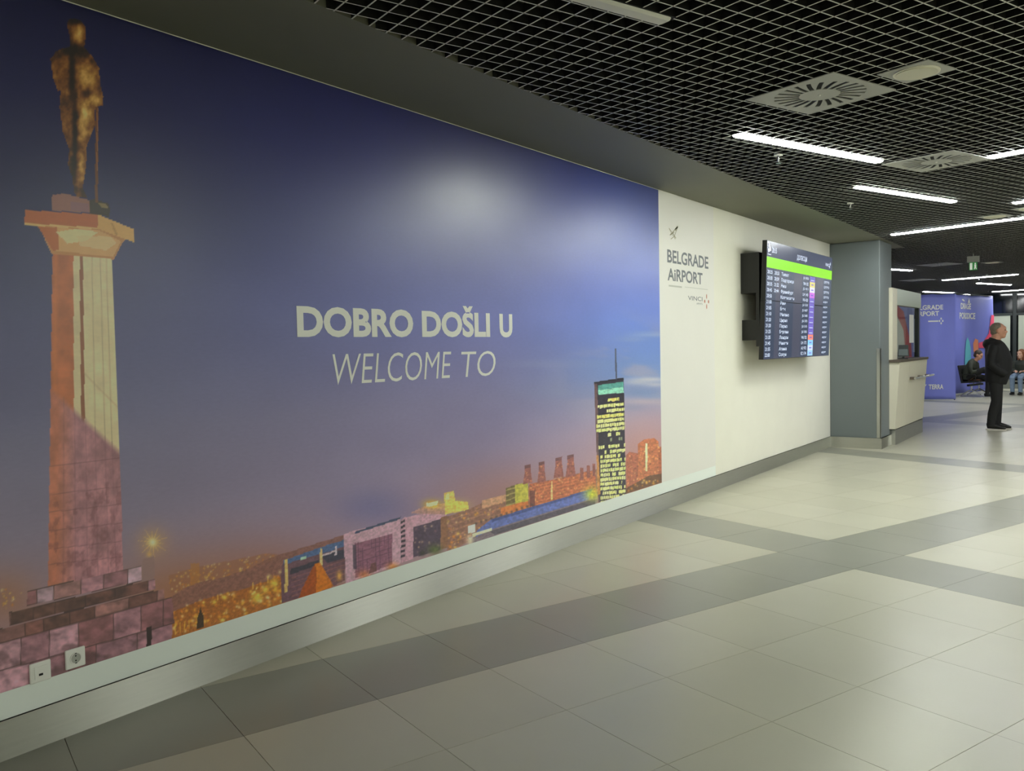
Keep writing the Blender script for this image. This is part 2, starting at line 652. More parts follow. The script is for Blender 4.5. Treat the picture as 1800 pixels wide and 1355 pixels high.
def swirl_diffuser(u, v, label, size=0.595):
    e = grid_empty('swirl_diffuser', u, v)
    tag(e, label, 'air diffuser', 'swirl diffusers')
    N = 48
    r = 0.255
    h = size / 2
    mb = MB()
    V = []
    for k in range(N):
        a = 2 * math.pi * k / N
        c, s = math.cos(a), math.sin(a)
        q = h / max(abs(c), abs(s))
        V.append((r * c, r * s, -0.006))
        V.append((q * c, q * s, -0.006))
    V += [(x, y, -0.0009) for x, y, z in V]
    F = []
    for k in range(N):
        a, b = 2 * k, 2 * ((k + 1) % N)
        F.append((a, b, b + 1, a + 1))
        F.append((a + 1, b + 1, b + 1 + 2 * N, a + 1 + 2 * N))
        F.append((a, a + 2 * N, b + 2 * N, b))
    mb.add(V, F)
    child(mb, 'plate', m_plate, e)
    box = MB().box((-h + 0.02, -h + 0.02, -0.0006), (h - 0.02, h - 0.02, 0.09))
    child(box, 'plenum', m_black, e)
    ri = 0.115
    cd = MB()
    n = 32
    cd.add([(ri * math.cos(2 * math.pi * k / n), ri * math.sin(2 * math.pi * k / n), -0.006) for k in range(n)]
           + [(ri * math.cos(2 * math.pi * k / n), ri * math.sin(2 * math.pi * k / n), 0.0) for k in range(n)],
           [tuple(range(n))[::-1]] + [(k, (k + 1) % n, n + (k + 1) % n, n + k) for k in range(n)])
    child(cd, 'centre_disc', m_plate, e)
    child(MB().ball((0, 0, -0.007), (0.009, 0.009, 0.005), 8, 5), 'screw', m_white_plastic, e)
    NV = 22
    slot = 0.026
    vane = None
    for k in range(NV):
        if vane is None:
            # a vane fills the sector between two skewed slots
            sk = 0.10
            half = math.pi / NV
            pts = []
            for rr, off in ((ri, 0.0), (r, sk)):
                pts.append((rr, off))
            def P(rr, t, off):
                a = t * half + off
                n_ = slot / 2 / rr
                a += -n_ if t > 0 else n_
                return (rr * math.cos(a), rr * math.sin(a), -0.006)
            rs = np.linspace(ri, r, 5)
            lo = [P(q, -1, sk * (q - ri) / (r - ri)) for q in rs]
            hi = [P(q, 1, sk * (q - ri) / (r - ri)) for q in rs]
            V = lo + hi
            V = V + [(x, y, -0.001) for x, y, z in V]
            F = []
            for i in range(4):
                F.append((i, 5 + i, 6 + i, i + 1))
                F.append((i, i + 1, 11 + i, 10 + i))
                F.append((5 + i, 15 + i, 16 + i, 6 + i))
            vane = MB().add(V, F).mesh('vane')
            vane.materials.append(m_plate)
        o = bpy.data.objects.new('vane', vane)
        COL.objects.link(o)
        o.parent = e
        o.rotation_euler = (0, 0, 2 * math.pi * k / NV)
    return e


swirl_diffuser(5.595, 0.175, 'large square swirl diffuser with radial slots, beside the nearest lit lamp')
swirl_diffuser(8.06, -0.485, 'second square swirl diffuser, between two lit lamps')
swirl_diffuser(17.35, -5.55, 'distant swirl diffuser seen edge on, left of the exit sign')
swirl_diffuser(20.9, -8.05, 'farthest swirl diffuser seen edge on, close to the grey pier')


def disc_panel(u, v, label, size=0.285, r=0.105):
    e = grid_empty('round_ceiling_panel', u, v)
    tag(e, label, 'ceiling panel', 'round ceiling panels')
    h = size / 2
    child(MB().box((-h, -h, -0.006), (h, h, -0.0005)), 'plate', m_plate, e)
    n = 36
    for nm, rr, z, mt in (('rim', r + 0.012, -0.013, m_lens_rim), ('lens', r, -0.017, m_lens)):
        c = MB()
        c.add([(rr * math.cos(2 * math.pi * k / n), rr * math.sin(2 * math.pi * k / n), z) for k in range(n)]
              + [(rr * math.cos(2 * math.pi * k / n), rr * math.sin(2 * math.pi * k / n), -0.0061) for k in range(n)],
              [tuple(range(n))[::-1]] + [(k, (k + 1) % n, n + (k + 1) % n, n + k) for k in range(n)])
        child(c, nm, mt, e)
    return e


disc_panel(5.685, 0.715, 'square panel with a pale round lens, right of the large swirl diffuser')
disc_panel(11.72, -1.80, 'distant pale round panel above the long lit lamp')
disc_panel(17.95, -4.86, 'distant pale panel seen edge on, right of the exit sign')
disc_panel(11.45, -1.28, 'pale round panel at the right edge above the long lit lamp', 0.285)


def sprinkler(u, v, label):
    e = grid_empty('sprinkler_head', u, v)
    tag(e, label, 'sprinkler', 'sprinkler heads')
    n = 16
    child(MB().tube([(0, 0, 0.03), (0, 0, -0.004)], [0.032, 0.034], 16), 'escutcheon', m_white_plastic, e)
    child(MB().tube([(0, 0, 0), (0, 0, -0.03), (0, 0, -0.05)], [0.011, 0.011, 0.007], 10), 'nozzle', m_chrome, e)
    arms = MB()
    arms.tube([(0.009, 0, -0.028), (0.013, 0, -0.042), (0.003, 0, -0.058)], 0.0025, 6)
    arms.tube([(-0.009, 0, -0.028), (-0.013, 0, -0.042), (-0.003, 0, -0.058)], 0.0025, 6)
    child(arms, 'frame_arm', m_chrome, e)
    child(MB().tube([(0, 0, -0.058), (0, 0, -0.062)], [0.019, 0.021], 14), 'deflector', m_chrome, e)


sprinkler(6.73, -1.0, 'white sprinkler head under the nearest lit lamp')
sprinkler(9.30, -2.09, 'white sprinkler head above the flight board')
sprinkler(21.5, -6.9, 'tiny distant sprinkler under the far linear lamps')

# ------------------------------------------------------------------ exit sign
e = empty('exit_sign', (1.47, 16.45, 2.87), -0.06)
tag(e, 'small hanging green exit sign with a pale box above it', 'exit sign')
child(MB().box((-0.09, -0.03, -0.01), (0.09, 0.03, 0.09)), 'lamp_box', m_plate, e)
child(MB().box((-0.006, -0.006, 0.09), (0.006, 0.006, 0.15)), 'hanger', m_plate, e)
pl = child(MB().box((-0.062, -0.006, -0.145), (0.062, 0.006, -0.0105)), 'sign_plate', m_green, e)
arrow = MB()
arrow.box((-0.05, -0.009, -0.135), (-0.012, -0.0065, -0.022))
child(arrow, 'door_symbol', m_sign_white, e)
run = MB()
run.ball((0.032, -0.008, -0.035), (0.012, 0.002, 0.012), 10, 6)
run.prism([(0.018, -0.009, -0.05), (0.046, -0.009, -0.05), (0.044, -0.009, -0.09), (0.052, -0.009, -0.13), (0.04, -0.009, -0.13), (0.032, -0.009, -0.1), (0.024, -0.009, -0.13), (0.012, -0.009, -0.13), (0.02, -0.009, -0.09)], (0, 0.0025, 0))
child(run, 'running_figure_symbol', m_sign_white, e)


# ------------------------------------------------------------------ the printed mural
def noise2(x, y, seed=0, octv=4):
    """smooth value noise"""
    r = np.random.default_rng(seed)
    T = r.random((64, 64))
    out = np.zeros_like(x)
    amp, tot = 1.0, 0
    for o in range(octv):
        xi, yi = np.floor(x).astype(int), np.floor(y).astype(int)
        fx, fy = x - xi, y - yi
        fx, fy = fx * fx * (3 - 2 * fx), fy * fy * (3 - 2 * fy)
        a, b = T[xi % 64, yi % 64], T[(xi + 1) % 64, yi % 64]
        c, d = T[xi % 64, (yi + 1) % 64], T[(xi + 1) % 64, (yi + 1) % 64]
        out += amp * ((a * (1 - fx) + b * fx) * (1 - fy) + (c * (1 - fx) + d * fx) * fy)
        tot += amp
        amp *= 0.5
        x, y = x * 2.03 + 7.1, y * 2.03 + 3.7
    return out / tot


class Paint:
    """colours for a set of wall points; coordinates are those of a flat survey of the print (X right, Y down)"""

    def __init__(self, yy, zz):
        P = np.stack([np.zeros_like(yy), yy, zz], 1)
        self.yw, self.zw = yy, zz
        self.X, self.Y, _ = to_photo(P)
        self.c = np.zeros((len(yy), 3))
        self.rec = []

    def mask(self, pts):
        pts = np.array(pts, float)
        m = np.zeros(len(self.X), bool)
        bb = (self.X >= pts[:, 0].min()) & (self.X <= pts[:, 0].max()) & (self.Y >= pts[:, 1].min()) & (self.Y <= pts[:, 1].max())
        idx = np.nonzero(bb)[0]
        if len(idx) == 0:
            return idx
        x, y = self.X[idx], self.Y[idx]
        ins = np.zeros(len(idx), bool)
        n = len(pts)
        for i in range(n):
            x0, y0 = pts[i]
            x1, y1 = pts[(i + 1) % n]
            if y0 == y1:
                continue
            cr = ((y0 > y) != (y1 > y)) & (x < (x1 - x0) * (y - y0) / (y1 - y0) + x0)
            ins ^= cr
        return idx[ins]

    def poly(self, pts, col, a=1.0):
        i = self.mask(pts)
        if len(i):
            self.c[i] = self.c[i] * (1 - a) + np.array(col, float) * a
            if a >= 0.8:
                self.rec.append(i)
        return i

    def rect(self, x0, y0, x1, y1, col, a=1.0, sl=0.0):
        """upright rectangle whose top and bottom run along a slope"""
        d = sl * (x1 - x0)
        return self.poly([(x0, y0), (x1, y0 + d), (x1, y1 + d), (x0, y1)], col, a)

    def line(self, p, q, w, col, a=1.0):
        p, q = np.array(p, float), np.array(q, float)
        d = q - p
        d /= np.hypot(*d)
        n = np.array([-d[1], d[0]]) * w / 2
        return self.poly([p - n, q - n, q + n, p + n], col, a)

    def glow(self, cx, cy, r, col, a=1.0, ry=None):
        ry = ry or r
        idx = np.nonzero((np.abs(self.X - cx) < 3 * r) & (np.abs(self.Y - cy) < 3 * ry))[0]
        if len(idx) == 0:
            return
        g = a * np.exp(-(((self.X[idx] - cx) / r) ** 2 + ((self.Y[idx] - cy) / ry) ** 2))
        g = g[:, None]
        self.c[idx] = self.c[idx] * (1 - g) + np.array(col, float) * g


def paint_sky(p):
    t = (p.zw - 0.262) / 2.738
    y = p.yw
    keys = [0.0, 0.10, 0.22, 0.38, 0.55, 0.72, 0.86, 1.0]
    left = np.array([(188, 146, 144), (180, 146, 160), (156, 142, 172), (128, 124, 166), (92, 95, 142), (52, 58, 116), (36, 39, 104), (27, 28, 84)], float)
    mid = np.array([(198, 162, 174), (190, 162, 196), (172, 158, 202), (154, 149, 200), (132, 138, 202), (72, 85, 156), (37, 47, 128), (25, 31, 106)], float)
    right = np.array([(220, 180, 180), (218, 178, 188), (200, 176, 200), (132, 162, 222), (122, 155, 226), (112, 136, 204), (52, 86, 168), (18, 50, 126)], float)
    A, B, C = [np.stack([np.interp(t, keys, q[:, k]) for k in range(3)], 1) for q in (left, mid, right)]
    w1 = np.clip((y - 1.2) / 2.9, 0, 1)[:, None]
    w2 = np.clip((y - 4.3) / 2.9, 0, 1)[:, None]
    w1, w2 = w1 * w1 * (3 - 2 * w1), w2 * w2 * (3 - 2 * w2)
    c = A * (1 - w1) + B * w1
    c = c * (1 - w2) + C * w2
    n = noise2(y * 0.9, p.zw * 2.2, 3)[:, None] - 0.5
    c = c + n * 22
    # cloud bands low on the right
    band = noise2(y * 1.3 + 5, p.zw * 7.0 + y * 0.4, 5)
    k = np.clip((band - 0.50) * 5, 0, 1) * np.clip((y - 5.2) / 1.6, 0, 1) * np.clip((t - 0.22) / 0.1, 0, 1) * np.clip((0.6 - t) / 0.15, 0, 1)
    c = c + (np.array((196, 186, 206)) - c) * (k * 0.6)[:, None]
    k = np.clip((t - 0.35) / 0.3, 0, 1)[:, None]
    p.c[:] = c * (1 + k * np.array((-0.13, -0.12, 0.06))) * (1 - 0.16 * k * (1 - w1))


def vline(poly_pts):
    return poly_pts


def brick_course(p, q, seed, bw, pal, dark=(66, 46, 44), grime=0.5):
    """q: tl, tr, br, bl corners of one course of masonry; bricks of about bw survey units"""
    idx = p.mask(q)
    if len(idx) == 0:
        return
    (xl, yl), (xr, yr), (xr2, yr2), (xl2, yl2) = q
    x, y = p.X[idx], p.Y[idx]
    top = yl + (yr - yl) * (x - xl) / (xr - xl)
    bot = yl2 + (yr2 - yl2) * (x - xl2) / (xr2 - xl2)
    t = (y - top) / np.maximum(bot - top, 1)
    r = random.Random(seed)
    edges = [min(xl, xl2) - r.random() * bw]
    while edges[-1] < max(xr, xr2):
        edges.append(edges[-1] + bw * r.uniform(0.7, 1.4))
    edges = np.array(edges)
    k = np.searchsorted(edges, x) - 1
    cols = np.array([pal[r.randrange(len(pal))] for _ in edges], float)
    shade = np.array([r.uniform(0.86, 1.12) for _ in edges])
    c = cols[k] * shade[k][:, None]
    n = noise2(x / 14.0, y / 10.0, seed)[:, None]
    c = c * (0.72 + 0.56 * n)
    g = np.clip((noise2(x / 30.0, y / 16.0, seed + 9) - 0.52) * 5, 0, 1)[:, None] * grime
    c = c * (1 - g) + np.array(dark) * g
    dist = np.minimum(x - edges[k], edges[np.minimum(k + 1, len(edges) - 1)] - x)
    j = np.clip(1.3 - dist, 0, 1)
    h = bot - top
    j = np.maximum(j, np.clip(1.6 - np.minimum(t, 1 - t) * h, 0, 1))[:, None] * 0.8
    p.c[idx] = c * (1 - j) + np.array(dark) * j


def paint_column(p):
    X, Y = p.X, p.Y
    # shaft
    q = [(92, 424), (196, 430), (217, 1012), (84, 1030)]
    idx = p.mask(q)
    x, y = X[idx], Y[idx]
    xl = 92 + (84 - 92) * (y - 424) / 606
    xr = 196 + (217 - 196) * (y - 430) / 582
    f = (x - xl) / (xr - xl)
    n = noise2(x / 22.0, y / 26.0, 21)
    fine = noise2(x / 5.0, y / 9.0, 22)
    org = np.array((190, 108, 66.0)) * (0.85 + 0.3 * n[:, None])
    cream = np.array((226, 206, 160.0)) * (0.92 + 0.14 * n[:, None])
    pink = np.array((178, 122, 128.0)) * (0.78 + 0.42 * n[:, None]) * (0.9 + 0.2 * fine[:, None])
    brown = np.array((150, 92, 62.0))
    c = org.copy()
    # flutes catch the floodlight on the right two thirds
    k = (f > 0.35) & (f < 0.455)
    c[k] = cream[k] * 0.97
    k = (f >= 0.455) & (f < 0.51)
    c[k] = brown
    k = f >= 0.51
    c[k] = cream[k]
    for fx in (0.66, 0.80, 0.90):
        g = np.clip(1 - np.abs(f - fx) / 0.014, 0, 1)[:, None] * 0.45
        c = c * (1 - g) + np.array((150, 128, 88)) * g
    g = np.clip(1 - np.abs(f - 0.06) / 0.05, 0, 1)[:, None] * 0.35
    c = c * (1 - g) + np.array((220, 130, 66)) * g
    # thin cable shadow
    d = np.abs(y - (655 + (f - 0.5) * 120))
    g = (np.clip(1 - d / 3.5, 0, 1) * (f > 0.5) * 0.4)[:, None]
    c = c * (1 - g) + np.array((176, 150, 110)) * g
    # printed edge between lit and unlit stone
    edge = 722 + (f - 0.42) * 112
    k = np.clip((y - edge) / 14, 0, 1)[:, None]
    ol = np.clip((0.38 - f) / 0.28, 0, 1)[:, None]
    low = pink * (1 - ol * 0.7) + np.array((196, 112, 74.0)) * (0.85 + 0.3 * n[:, None]) * ol * 0.7
    c = c * (1 - k) + low * k
    # drum joints and flute lines on the lower shaft
    for i, jy in enumerate((812, 862, 893, 926, 958, 985)):
        g = (np.clip(1.4 - np.abs(y - (jy - (f - 0.5) * 14)), 0, 1) * 0.30)[:, None]
        c = c * (1 - g) + np.array((96, 58, 62)) * g
    for fx in (0.20, 0.36, 0.52, 0.66, 0.80, 0.90):
        g = (np.clip(1 - np.abs(f - fx) / 0.012, 0, 1) * (y > edge) * 0.28)[:, None]
        c = c * (1 - g) + np.array((120, 76, 84)) * g
    blot = np.clip((noise2(x / 11.0, y / 15.0, 31) - 0.55) * 6, 0, 1) * np.clip((y - 800) / 60, 0, 1) * 0.34
    c = c * (1 - blot[:, None]) + np.array((104, 58, 60)) * blot[:, None]
    p.c[idx] = c
    # capital
    p.poly([(50, 380), (172, 390), (228, 412), (214, 428), (200, 456), (90, 446), (70, 402)], (196, 134, 80))
    i = p.poly([(66, 398), (172, 404), (212, 424), (198, 452), (92, 440)], (214, 164, 104))
    p.poly([(66, 398), (100, 400), (104, 440), (92, 440)], (186, 104, 56))
    p.poly([(98, 408), (134, 402), (172, 408), (150, 424), (118, 428)], (232, 204, 150))
    p.poly([(134, 414), (196, 416), (204, 428), (186, 440), (140, 432)], (222, 196, 140), 0.7)
    p.poly([(43, 369), (172, 377), (171, 402), (43, 394)], (184, 100, 58))
    p.poly([(43, 392), (171, 400), (171, 403), (43, 396)], (226, 180, 116))
    p.poly([(172, 377), (235, 403), (235, 426), (171, 402)], (214, 166, 98))
    p.line((196, 392), (205, 414), 4, (176, 120, 66), 0.5)
    # plinth of the figure
    p.poly([(91, 343), (112, 340), (157, 352), (157, 374), (91, 370)], (152, 104, 96))
    p.poly([(124, 354), (156, 358), (156, 374), (124, 371)], (142, 100, 108), 0.8)
    p.poly([(157, 352), (166, 350), (190, 358), (193, 368), (191, 381), (157, 376)], (48, 38, 34))
    p.poly([(170, 355), (186, 359), (190, 366), (178, 364)], (168, 140, 88), 0.7)


def paint_statue(p):
    """a plain bronze standing figure with a staff"""
    p.line((170, 186), (169, 356), 5, (112, 66, 40))
    p.line((171, 190), (170, 300), 1.6, (170, 108, 60), 0.8)
    parts = [
        [(104, 186), (136, 190), (139, 236), (134, 268), (136, 300), (141, 338), (131, 342), (126, 310), (119, 290), (121, 262), (110, 232)],
        [(130, 188), (166, 188), (166, 222), (152, 256), (151, 292), (145, 330), (153, 349), (134, 345), (131, 310), (127, 268), (129, 230)],
        [(90, 104), (97, 91), (110, 85), (124, 82), (150, 86), (162, 100), (174, 120), (173, 150), (167, 192), (136, 198), (104, 192), (106, 160), (96, 140)],
        [(160, 112), (173, 119), (176, 150), (181, 170), (180, 186), (166, 188), (150, 172), (162, 160)],
        [(88, 104), (98, 95), (104, 140), (108, 160), (101, 160), (93, 138)],
        [(117, 42), (121, 34), (130, 32), (142, 37), (149, 46), (150, 66), (147, 88), (123, 86), (121, 60)],
    ]
    idx = np.unique(np.concatenate([p.mask(q) for q in parts]))
    if len(idx) == 0:
        return
    x, y = p.X[idx], p.Y[idx]
    v = np.full(len(idx), 0.47)
    # modelling of the print: (x, y, rx, ry, amount)
    for (cx, cy, rx, ry, am) in ((150, 132, 14, 22, 0.38), (160, 110, 14, 8, -0.10), (132, 88, 30, 12, -0.55), (126, 135, 5, 45, -0.55), (108, 128, 9, 26, 0.14), (94, 122, 5, 18, 0.12),
                                 (168, 175, 12, 9, 0.42), (150, 196, 12, 18, 0.40), (146, 228, 9, 26, 0.34), (143, 290, 6, 26, 0.38), (131, 250, 4, 70, -0.55), (116, 205, 8, 20, 0.12), (118, 255, 7, 26, -0.05),
                                 (126, 300, 5, 26, -0.30), (136, 62, 10, 18, 0.42), (130, 36, 18, 7, -0.60), (123, 74, 5, 14, -0.2), (150, 165, 9, 7, -0.28), (112, 180, 8, 10, -0.25), (141, 262, 8, 7, -0.22),
                                 (166, 140, 5, 22, 0.12), (148, 340, 8, 10, -0.4), (136, 205, 6, 7, -0.3), (98, 100, 10, 8, -0.2)):
        v += am * np.exp(-((x - cx) / rx) ** 2 - ((y - cy) / ry) ** 2)
    v += (noise2(x / 7.0, y / 9.0, 77) - 0.5) * 0.55
    v = np.clip(v, 0, 1)
    ks = [0, 0.28, 0.5, 0.75, 1.0]
    pal = np.array([(34, 24, 22), (74, 44, 28), (132, 80, 36), (190, 138, 68), (236, 196, 116)], float)
    p.c[idx] = np.stack([np.interp(v, ks, pal[:, k]) for k in range(3)], 1)


def dots(p, n, region, cols, r=(0.8, 2.2), seed=0, a=0.9, squash=1.0):
    rr = random.Random(seed)
    reg = np.array(region, float)
    x0, x1, y0, y1 = reg[:, 0].min(), reg[:, 0].max(), reg[:, 1].min(), reg[:, 1].max()

    def inside(x, y):
        c = False
        m = len(reg)
        for i in range(m):
            ax, ay = reg[i]
            bx, by = reg[(i + 1) % m]
            if (ay > y) != (by > y) and x < (bx - ax) * (y - ay) / (by - ay) + ax:
                c = not c
        return c
    k = 0
    tries = 0
    while k < n and tries < n * 30:
        tries += 1
        x, y = rr.uniform(x0, x1), rr.uniform(y0, y1)
        if not inside(x, y):
            continue
        k += 1
        ra = rr.uniform(*r)
        p.glow(x, y, ra, cols[rr.randrange(len(cols))], a * rr.uniform(0.6, 1), ra * squash)


WARM = [(255, 214, 110), (255, 186, 70), (255, 232, 170), (240, 150, 50)]


def paint_city(p):
    H = lambda x: 1220.5 - 0.3206 * x      # lower edge of the print
    # cloud bands low on the right
    for (x, y, r, ry, c, a) in ((1142, 667, 34, 4, (236, 230, 236), 0.75), (1120, 672, 26, 5, (226, 222, 232), 0.6), (1152, 676, 20, 4, (230, 224, 232), 0.6), (1128, 690, 40, 7, (128, 158, 214), 0.6),
                                (1148, 697, 26, 4, (140, 168, 220), 0.6), (1130, 706, 44, 6, (226, 206, 214), 0.6), (1112, 716, 22, 6, (160, 166, 206), 0.6), (1145, 588, 36, 4, (196, 212, 236), 0.5),
                                (1110, 596, 26, 4, (176, 192, 226), 0.4), (1000, 690, 70, 10, (150, 164, 214), 0.3), (1060, 640, 60, 10, (132, 160, 216), 0.35), (960, 640, 80, 8, (168, 172, 216), 0.3)):
        p.glow(x, y, r, c, a, ry)
    # haze over the horizon
    for (x, y, r, ry, c, a) in ((330, 1050, 120, 70, (196, 120, 70), 0.7), (480, 1010, 120, 60, (190, 120, 90), 0.55), (660, 890, 70, 34, (124, 124, 190), 0.6),
                                (900, 880, 130, 60, (196, 130, 110), 0.55), (1130, 800, 60, 60, (214, 150, 140), 0.5), (10, 1050, 60, 50, (190, 126, 90), 0.6)):
        p.glow(x, y, r, c, a, ry)
    # distant towns, hill, orange streets
    far = [(296, 1012), (330, 1000), (470, 972), (490, 975), (470, 990), (400, 1012), (300, 1042)]
    p.poly(far, (186, 116, 74), 0.45)
    dots(p, 130, far, WARM, (0.8, 2.0), 1)
    dots(p, 26, [(0, 1034), (46, 1040), (20, 1074), (0, 1086)], WARM, (0.8, 1.8), 2)
    p.rect(334, 990, 350, 1030, (214, 140, 66), 0.6)
    p.poly([(296, 1052), (330, 1030), (350, 1024), (400, 1012), (440, 998), (474, 980), (500, 972), (604, 940), (604, 1000), (500, 1040), (400, 1060), (296, 1086)], (136, 90, 82), 0.85)
    p.poly([(300, 1076), (360, 1052), (430, 1034), (500, 1010), (500, H(500)), (300, H(300))], (176, 102, 34), 0.85)
    dots(p, 150, [(302, 1070), (430, 1030), (500, 1000), (500, 1056), (302, 1120)], WARM, (1.0, 3.2), 3)
    for (x, y, r) in ((481, 1025, 8), (466, 1036, 6), (395, 1050, 4), (376, 1058, 4), (450, 1050, 9), (350, 1085, 5)):
        p.glow(x, y, r, (255, 216, 90), 0.9)
    p.poly([(352, 1068), (357, 1082), (358, 1102), (345, 1106), (347, 1084)], (70, 50, 34))
    for i, x in enumerate((308, 316, 324, 332)):
        p.line((x, 1096 - i * 2), (x, 1116 - i * 4), 1.6, (240, 180, 70), 0.8)
    for x, y in ((382, 1044), (444, 1024), (470, 1012)):
        p.line((x, y), (x, y + 12), 1.6, (250, 190, 90), 0.7)
    # long building with blue roof
    p.poly([(494, 996), (500, 985), (606, 950), (606, 1020), (560, 1042), (506, 1056), (494, 1060)], (116, 82, 96))
    p.poly([(498, 985), (562, 962), (606, 948), (606, 960), (562, 974), (498, 992)], (84, 108, 156))
    p.poly([(510, 1000), (560, 984), (560, 992), (510, 1010)], (62, 58, 74))
    p.poly([(565, 978), (606, 964), (606, 980), (575, 990)], (66, 64, 84))
    for i in range(6):
        p.line((512, 1016 + i * 8), (606, 984 + i * 8), 2.0, (168, 110, 104), 0.5)
    p.rect(528, 979, 538, 984, (190, 226, 200), 0.9, -0.3)
    p.rect(500, 983, 505.5, 1041, (230, 190, 120))
    p.rect(562, 964, 566.5, 994, (236, 200, 140))
    p.line((566, 976), (590, 968), 3, (200, 180, 190))
    p.rect(588, 960, 592, 976, (214, 196, 210))
    # orange pyramid roof
    p.poly([(553, 990), (562, 988), (586, 1030), (555, H(555)), (524, H(524)), (530, 1036)], (216, 122, 36))
    p.poly([(553, 990), (556, 1002), (555, H(555)), (524, H(524)), (530, 1036)], (170, 82, 32))
    p.glow(596, 1012, 5, (255, 190, 90), 0.8, 9)
    # pink framed glass block
    p.poly([(604, 938), (704, 910), (704, 990), (607, 1026)], (206, 164, 184))
    p.poly([(624, 934), (704, 908), (704, 912), (624, 938)], (70, 78, 110))
    g = p.poly([(622, 955), (689, 938), (689, 992), (624, 1016)], (150, 100, 124))
    for i in range(1, 9):
        x = 622 + i * 7.5
        p.line((x, 955 - i * 1.9), (x + 1, 1014 - i * 2.6), 1.0, (112, 74, 100), 0.8)
    for i in range(1, 7):
        p.line((622, 955 + i * 8.5), (689, 938 + i * 8), 1.0, (112, 74, 100), 0.8)
    p.rect(620, 957, 626, 1000, (78, 66, 86), 0.8)
    p.glow(690, 996, 10, (240, 150, 70), 0.8, 7)
    p.glow(640, 1010, 12, (230, 140, 80), 0.7, 8)
    p.poly([(648, 1008), (652, 990), (660, 988), (662, 1004)], (112, 72, 72), 0.8)
    # stair tower with stripes, second frame
    p.poly([(704, 914), (712, 908), (713, 986), (705, 990)], (196, 150, 170))
    for i in range(8):
        p.poly([(704, 916 + i * 8.6), (712, 913 + i * 8.6), (712, 917 + i * 8.6), (704, 920.5 + i * 8.6)], (66, 56, 72))
    p.poly([(712, 909), (784, 892), (784, 911), (726, 927), (726, 982), (713, 986)], (206, 160, 180))
    p.poly([(726, 927), (774, 912), (774, 966), (726, 980)], (86, 70, 92))
    dots(p, 20, [(728, 930), (772, 916), (772, 960), (728, 974)], [(190, 160, 150), (240, 200, 150), (130, 96, 110)], (1.0, 2.4), 4)
    p.poly([(774, 910), (786, 906), (786, 962), (774, 966)], (150, 106, 84))
    p.glow(764, 966, 12, (96, 112, 60), 0.9, 9)
    p.glow(742, 972, 5, (60, 60, 50), 0.8)
    # bright yellow roofs
    p.poly([(720, 902), (744, 890), (783, 884), (800, 896), (784, 904)], (190, 140, 130), 0.8)
    p.glow(759, 886, 15, (255, 206, 60), 0.95, 8)
    p.rect(749, 884, 769, 891, (255, 246, 190), 0.95, -0.2)
    p.poly([(780, 866), (797, 862), (800, 880), (822, 882), (824, 896), (782, 904)], (244, 206, 112))
    p.glow(800, 888, 22, (255, 220, 100), 0.7, 10)
    p.rect(783, 868, 789, 878, (255, 240, 190), 0.6)
    # low mixed city
    mid = [(786, 908), (826, 894), (850, 882), (900, 870), (931, 852), (1050, 824), (1050, 880), (870, 934), (786, 968)]
    p.poly(mid, (150, 106, 92), 0.9)
    for i in range(5):
        p.line((790, 914 + i * 10), (900, 876 + i * 10), 2.0, (190, 140, 110), 0.6)
    dots(p, 120, mid, WARM + [(230, 150, 110)], (0.8, 2.4), 6, 0.8)
    p.poly([(847, 880), (890, 868), (890, 880), (847, 894)], (206, 158, 128))
    p.poly([(889, 858), (910, 850), (910, 890), (889, 898)], (120, 104, 66))
    for i in range(4):
        p.line((889, 862 + i * 9), (910, 855 + i * 9), 2.2, (196, 176, 116), 0.7)
    p.poly([(905, 852), (928, 847), (928, 886), (905, 893)], (196, 188, 84))
    p.poly([(880, 892), (928, 880), (928, 894), (880, 906)], (220, 130, 74))
    # row of orange slabs and the four stepped towers
    p.poly([(930, 850), (960, 846), (1046, 826), (1048, 868), (930, 892)], (188, 108, 80))
    for i in range(7):
        p.line((932, 856 + i * 5.5), (1046, 830 + i * 5.5), 1.3, (226, 146, 104), 0.5)
    dots(p, 90, [(931, 848), (1046, 826), (1046, 862), (931, 888)], [(244, 176, 110), (130, 70, 62), (255, 206, 140)], (0.7, 1.6), 7, 0.8)
    p.rect(968, 846, 971, 878, (255, 206, 140), 0.9)
    p.rect(931, 862, 940, 890, (120, 72, 70), 0.9)
    for (x0, x1, y0, y1) in ((920, 934, 816, 848), (945, 958, 811, 846), (974, 989, 803, 838), (995, 1010, 799, 836)):
        w = x1 - x0
        p.poly([(x0 + w * 0.1, y0 + 2), (x1 - w * 0.1, y0 - 1), (x1 - w * 0.12, y0 + 10), (x1 + w * 0.1, y1), (x0 - w * 0.1, y1 + 3), (x0 + w * 0.15, y0 + 14)], (158, 96, 92))
        p.poly([(x0 + w * 0.1, y0 + 2), (x1 - w * 0.1, y0 - 1), (x1 - w * 0.12, y0 + 5), (x0 + w * 0.12, y0 + 8)], (120, 76, 84))
        dots(p, 12, [(x0 + 2, y0 + 8), (x1 - 2, y0 + 8), (x1, y1), (x0, y1)], [(236, 160, 110), (120, 66, 64)], (0.7, 1.4), int(x0))
    for (x0, x1, y0) in ((1019, 1025, 822), (1031, 1037, 818), (1041, 1046, 815)):
        p.rect(x0, y0, x1, y0 + 22, (150, 92, 88))
    # long blue roofed hall
    p.poly([(824, 944), (864, 926), (1032, 876), (1050, 872), (1050, H(1050)), (824, H(824))], (134, 118, 130))
    p.poly([(838, 932), (864, 912), (1027, 863), (1042, 858), (1034, 878), (864, 930), (836, 944)], (104, 118, 186))
    p.poly([(864, 912), (1027, 863), (1042, 858), (1040, 863), (864, 918)], (78, 92, 156))
    p.poly([(860, 934), (1034, 880), (1046, 878), (1046, 886), (870, 940)], (92, 84, 100))
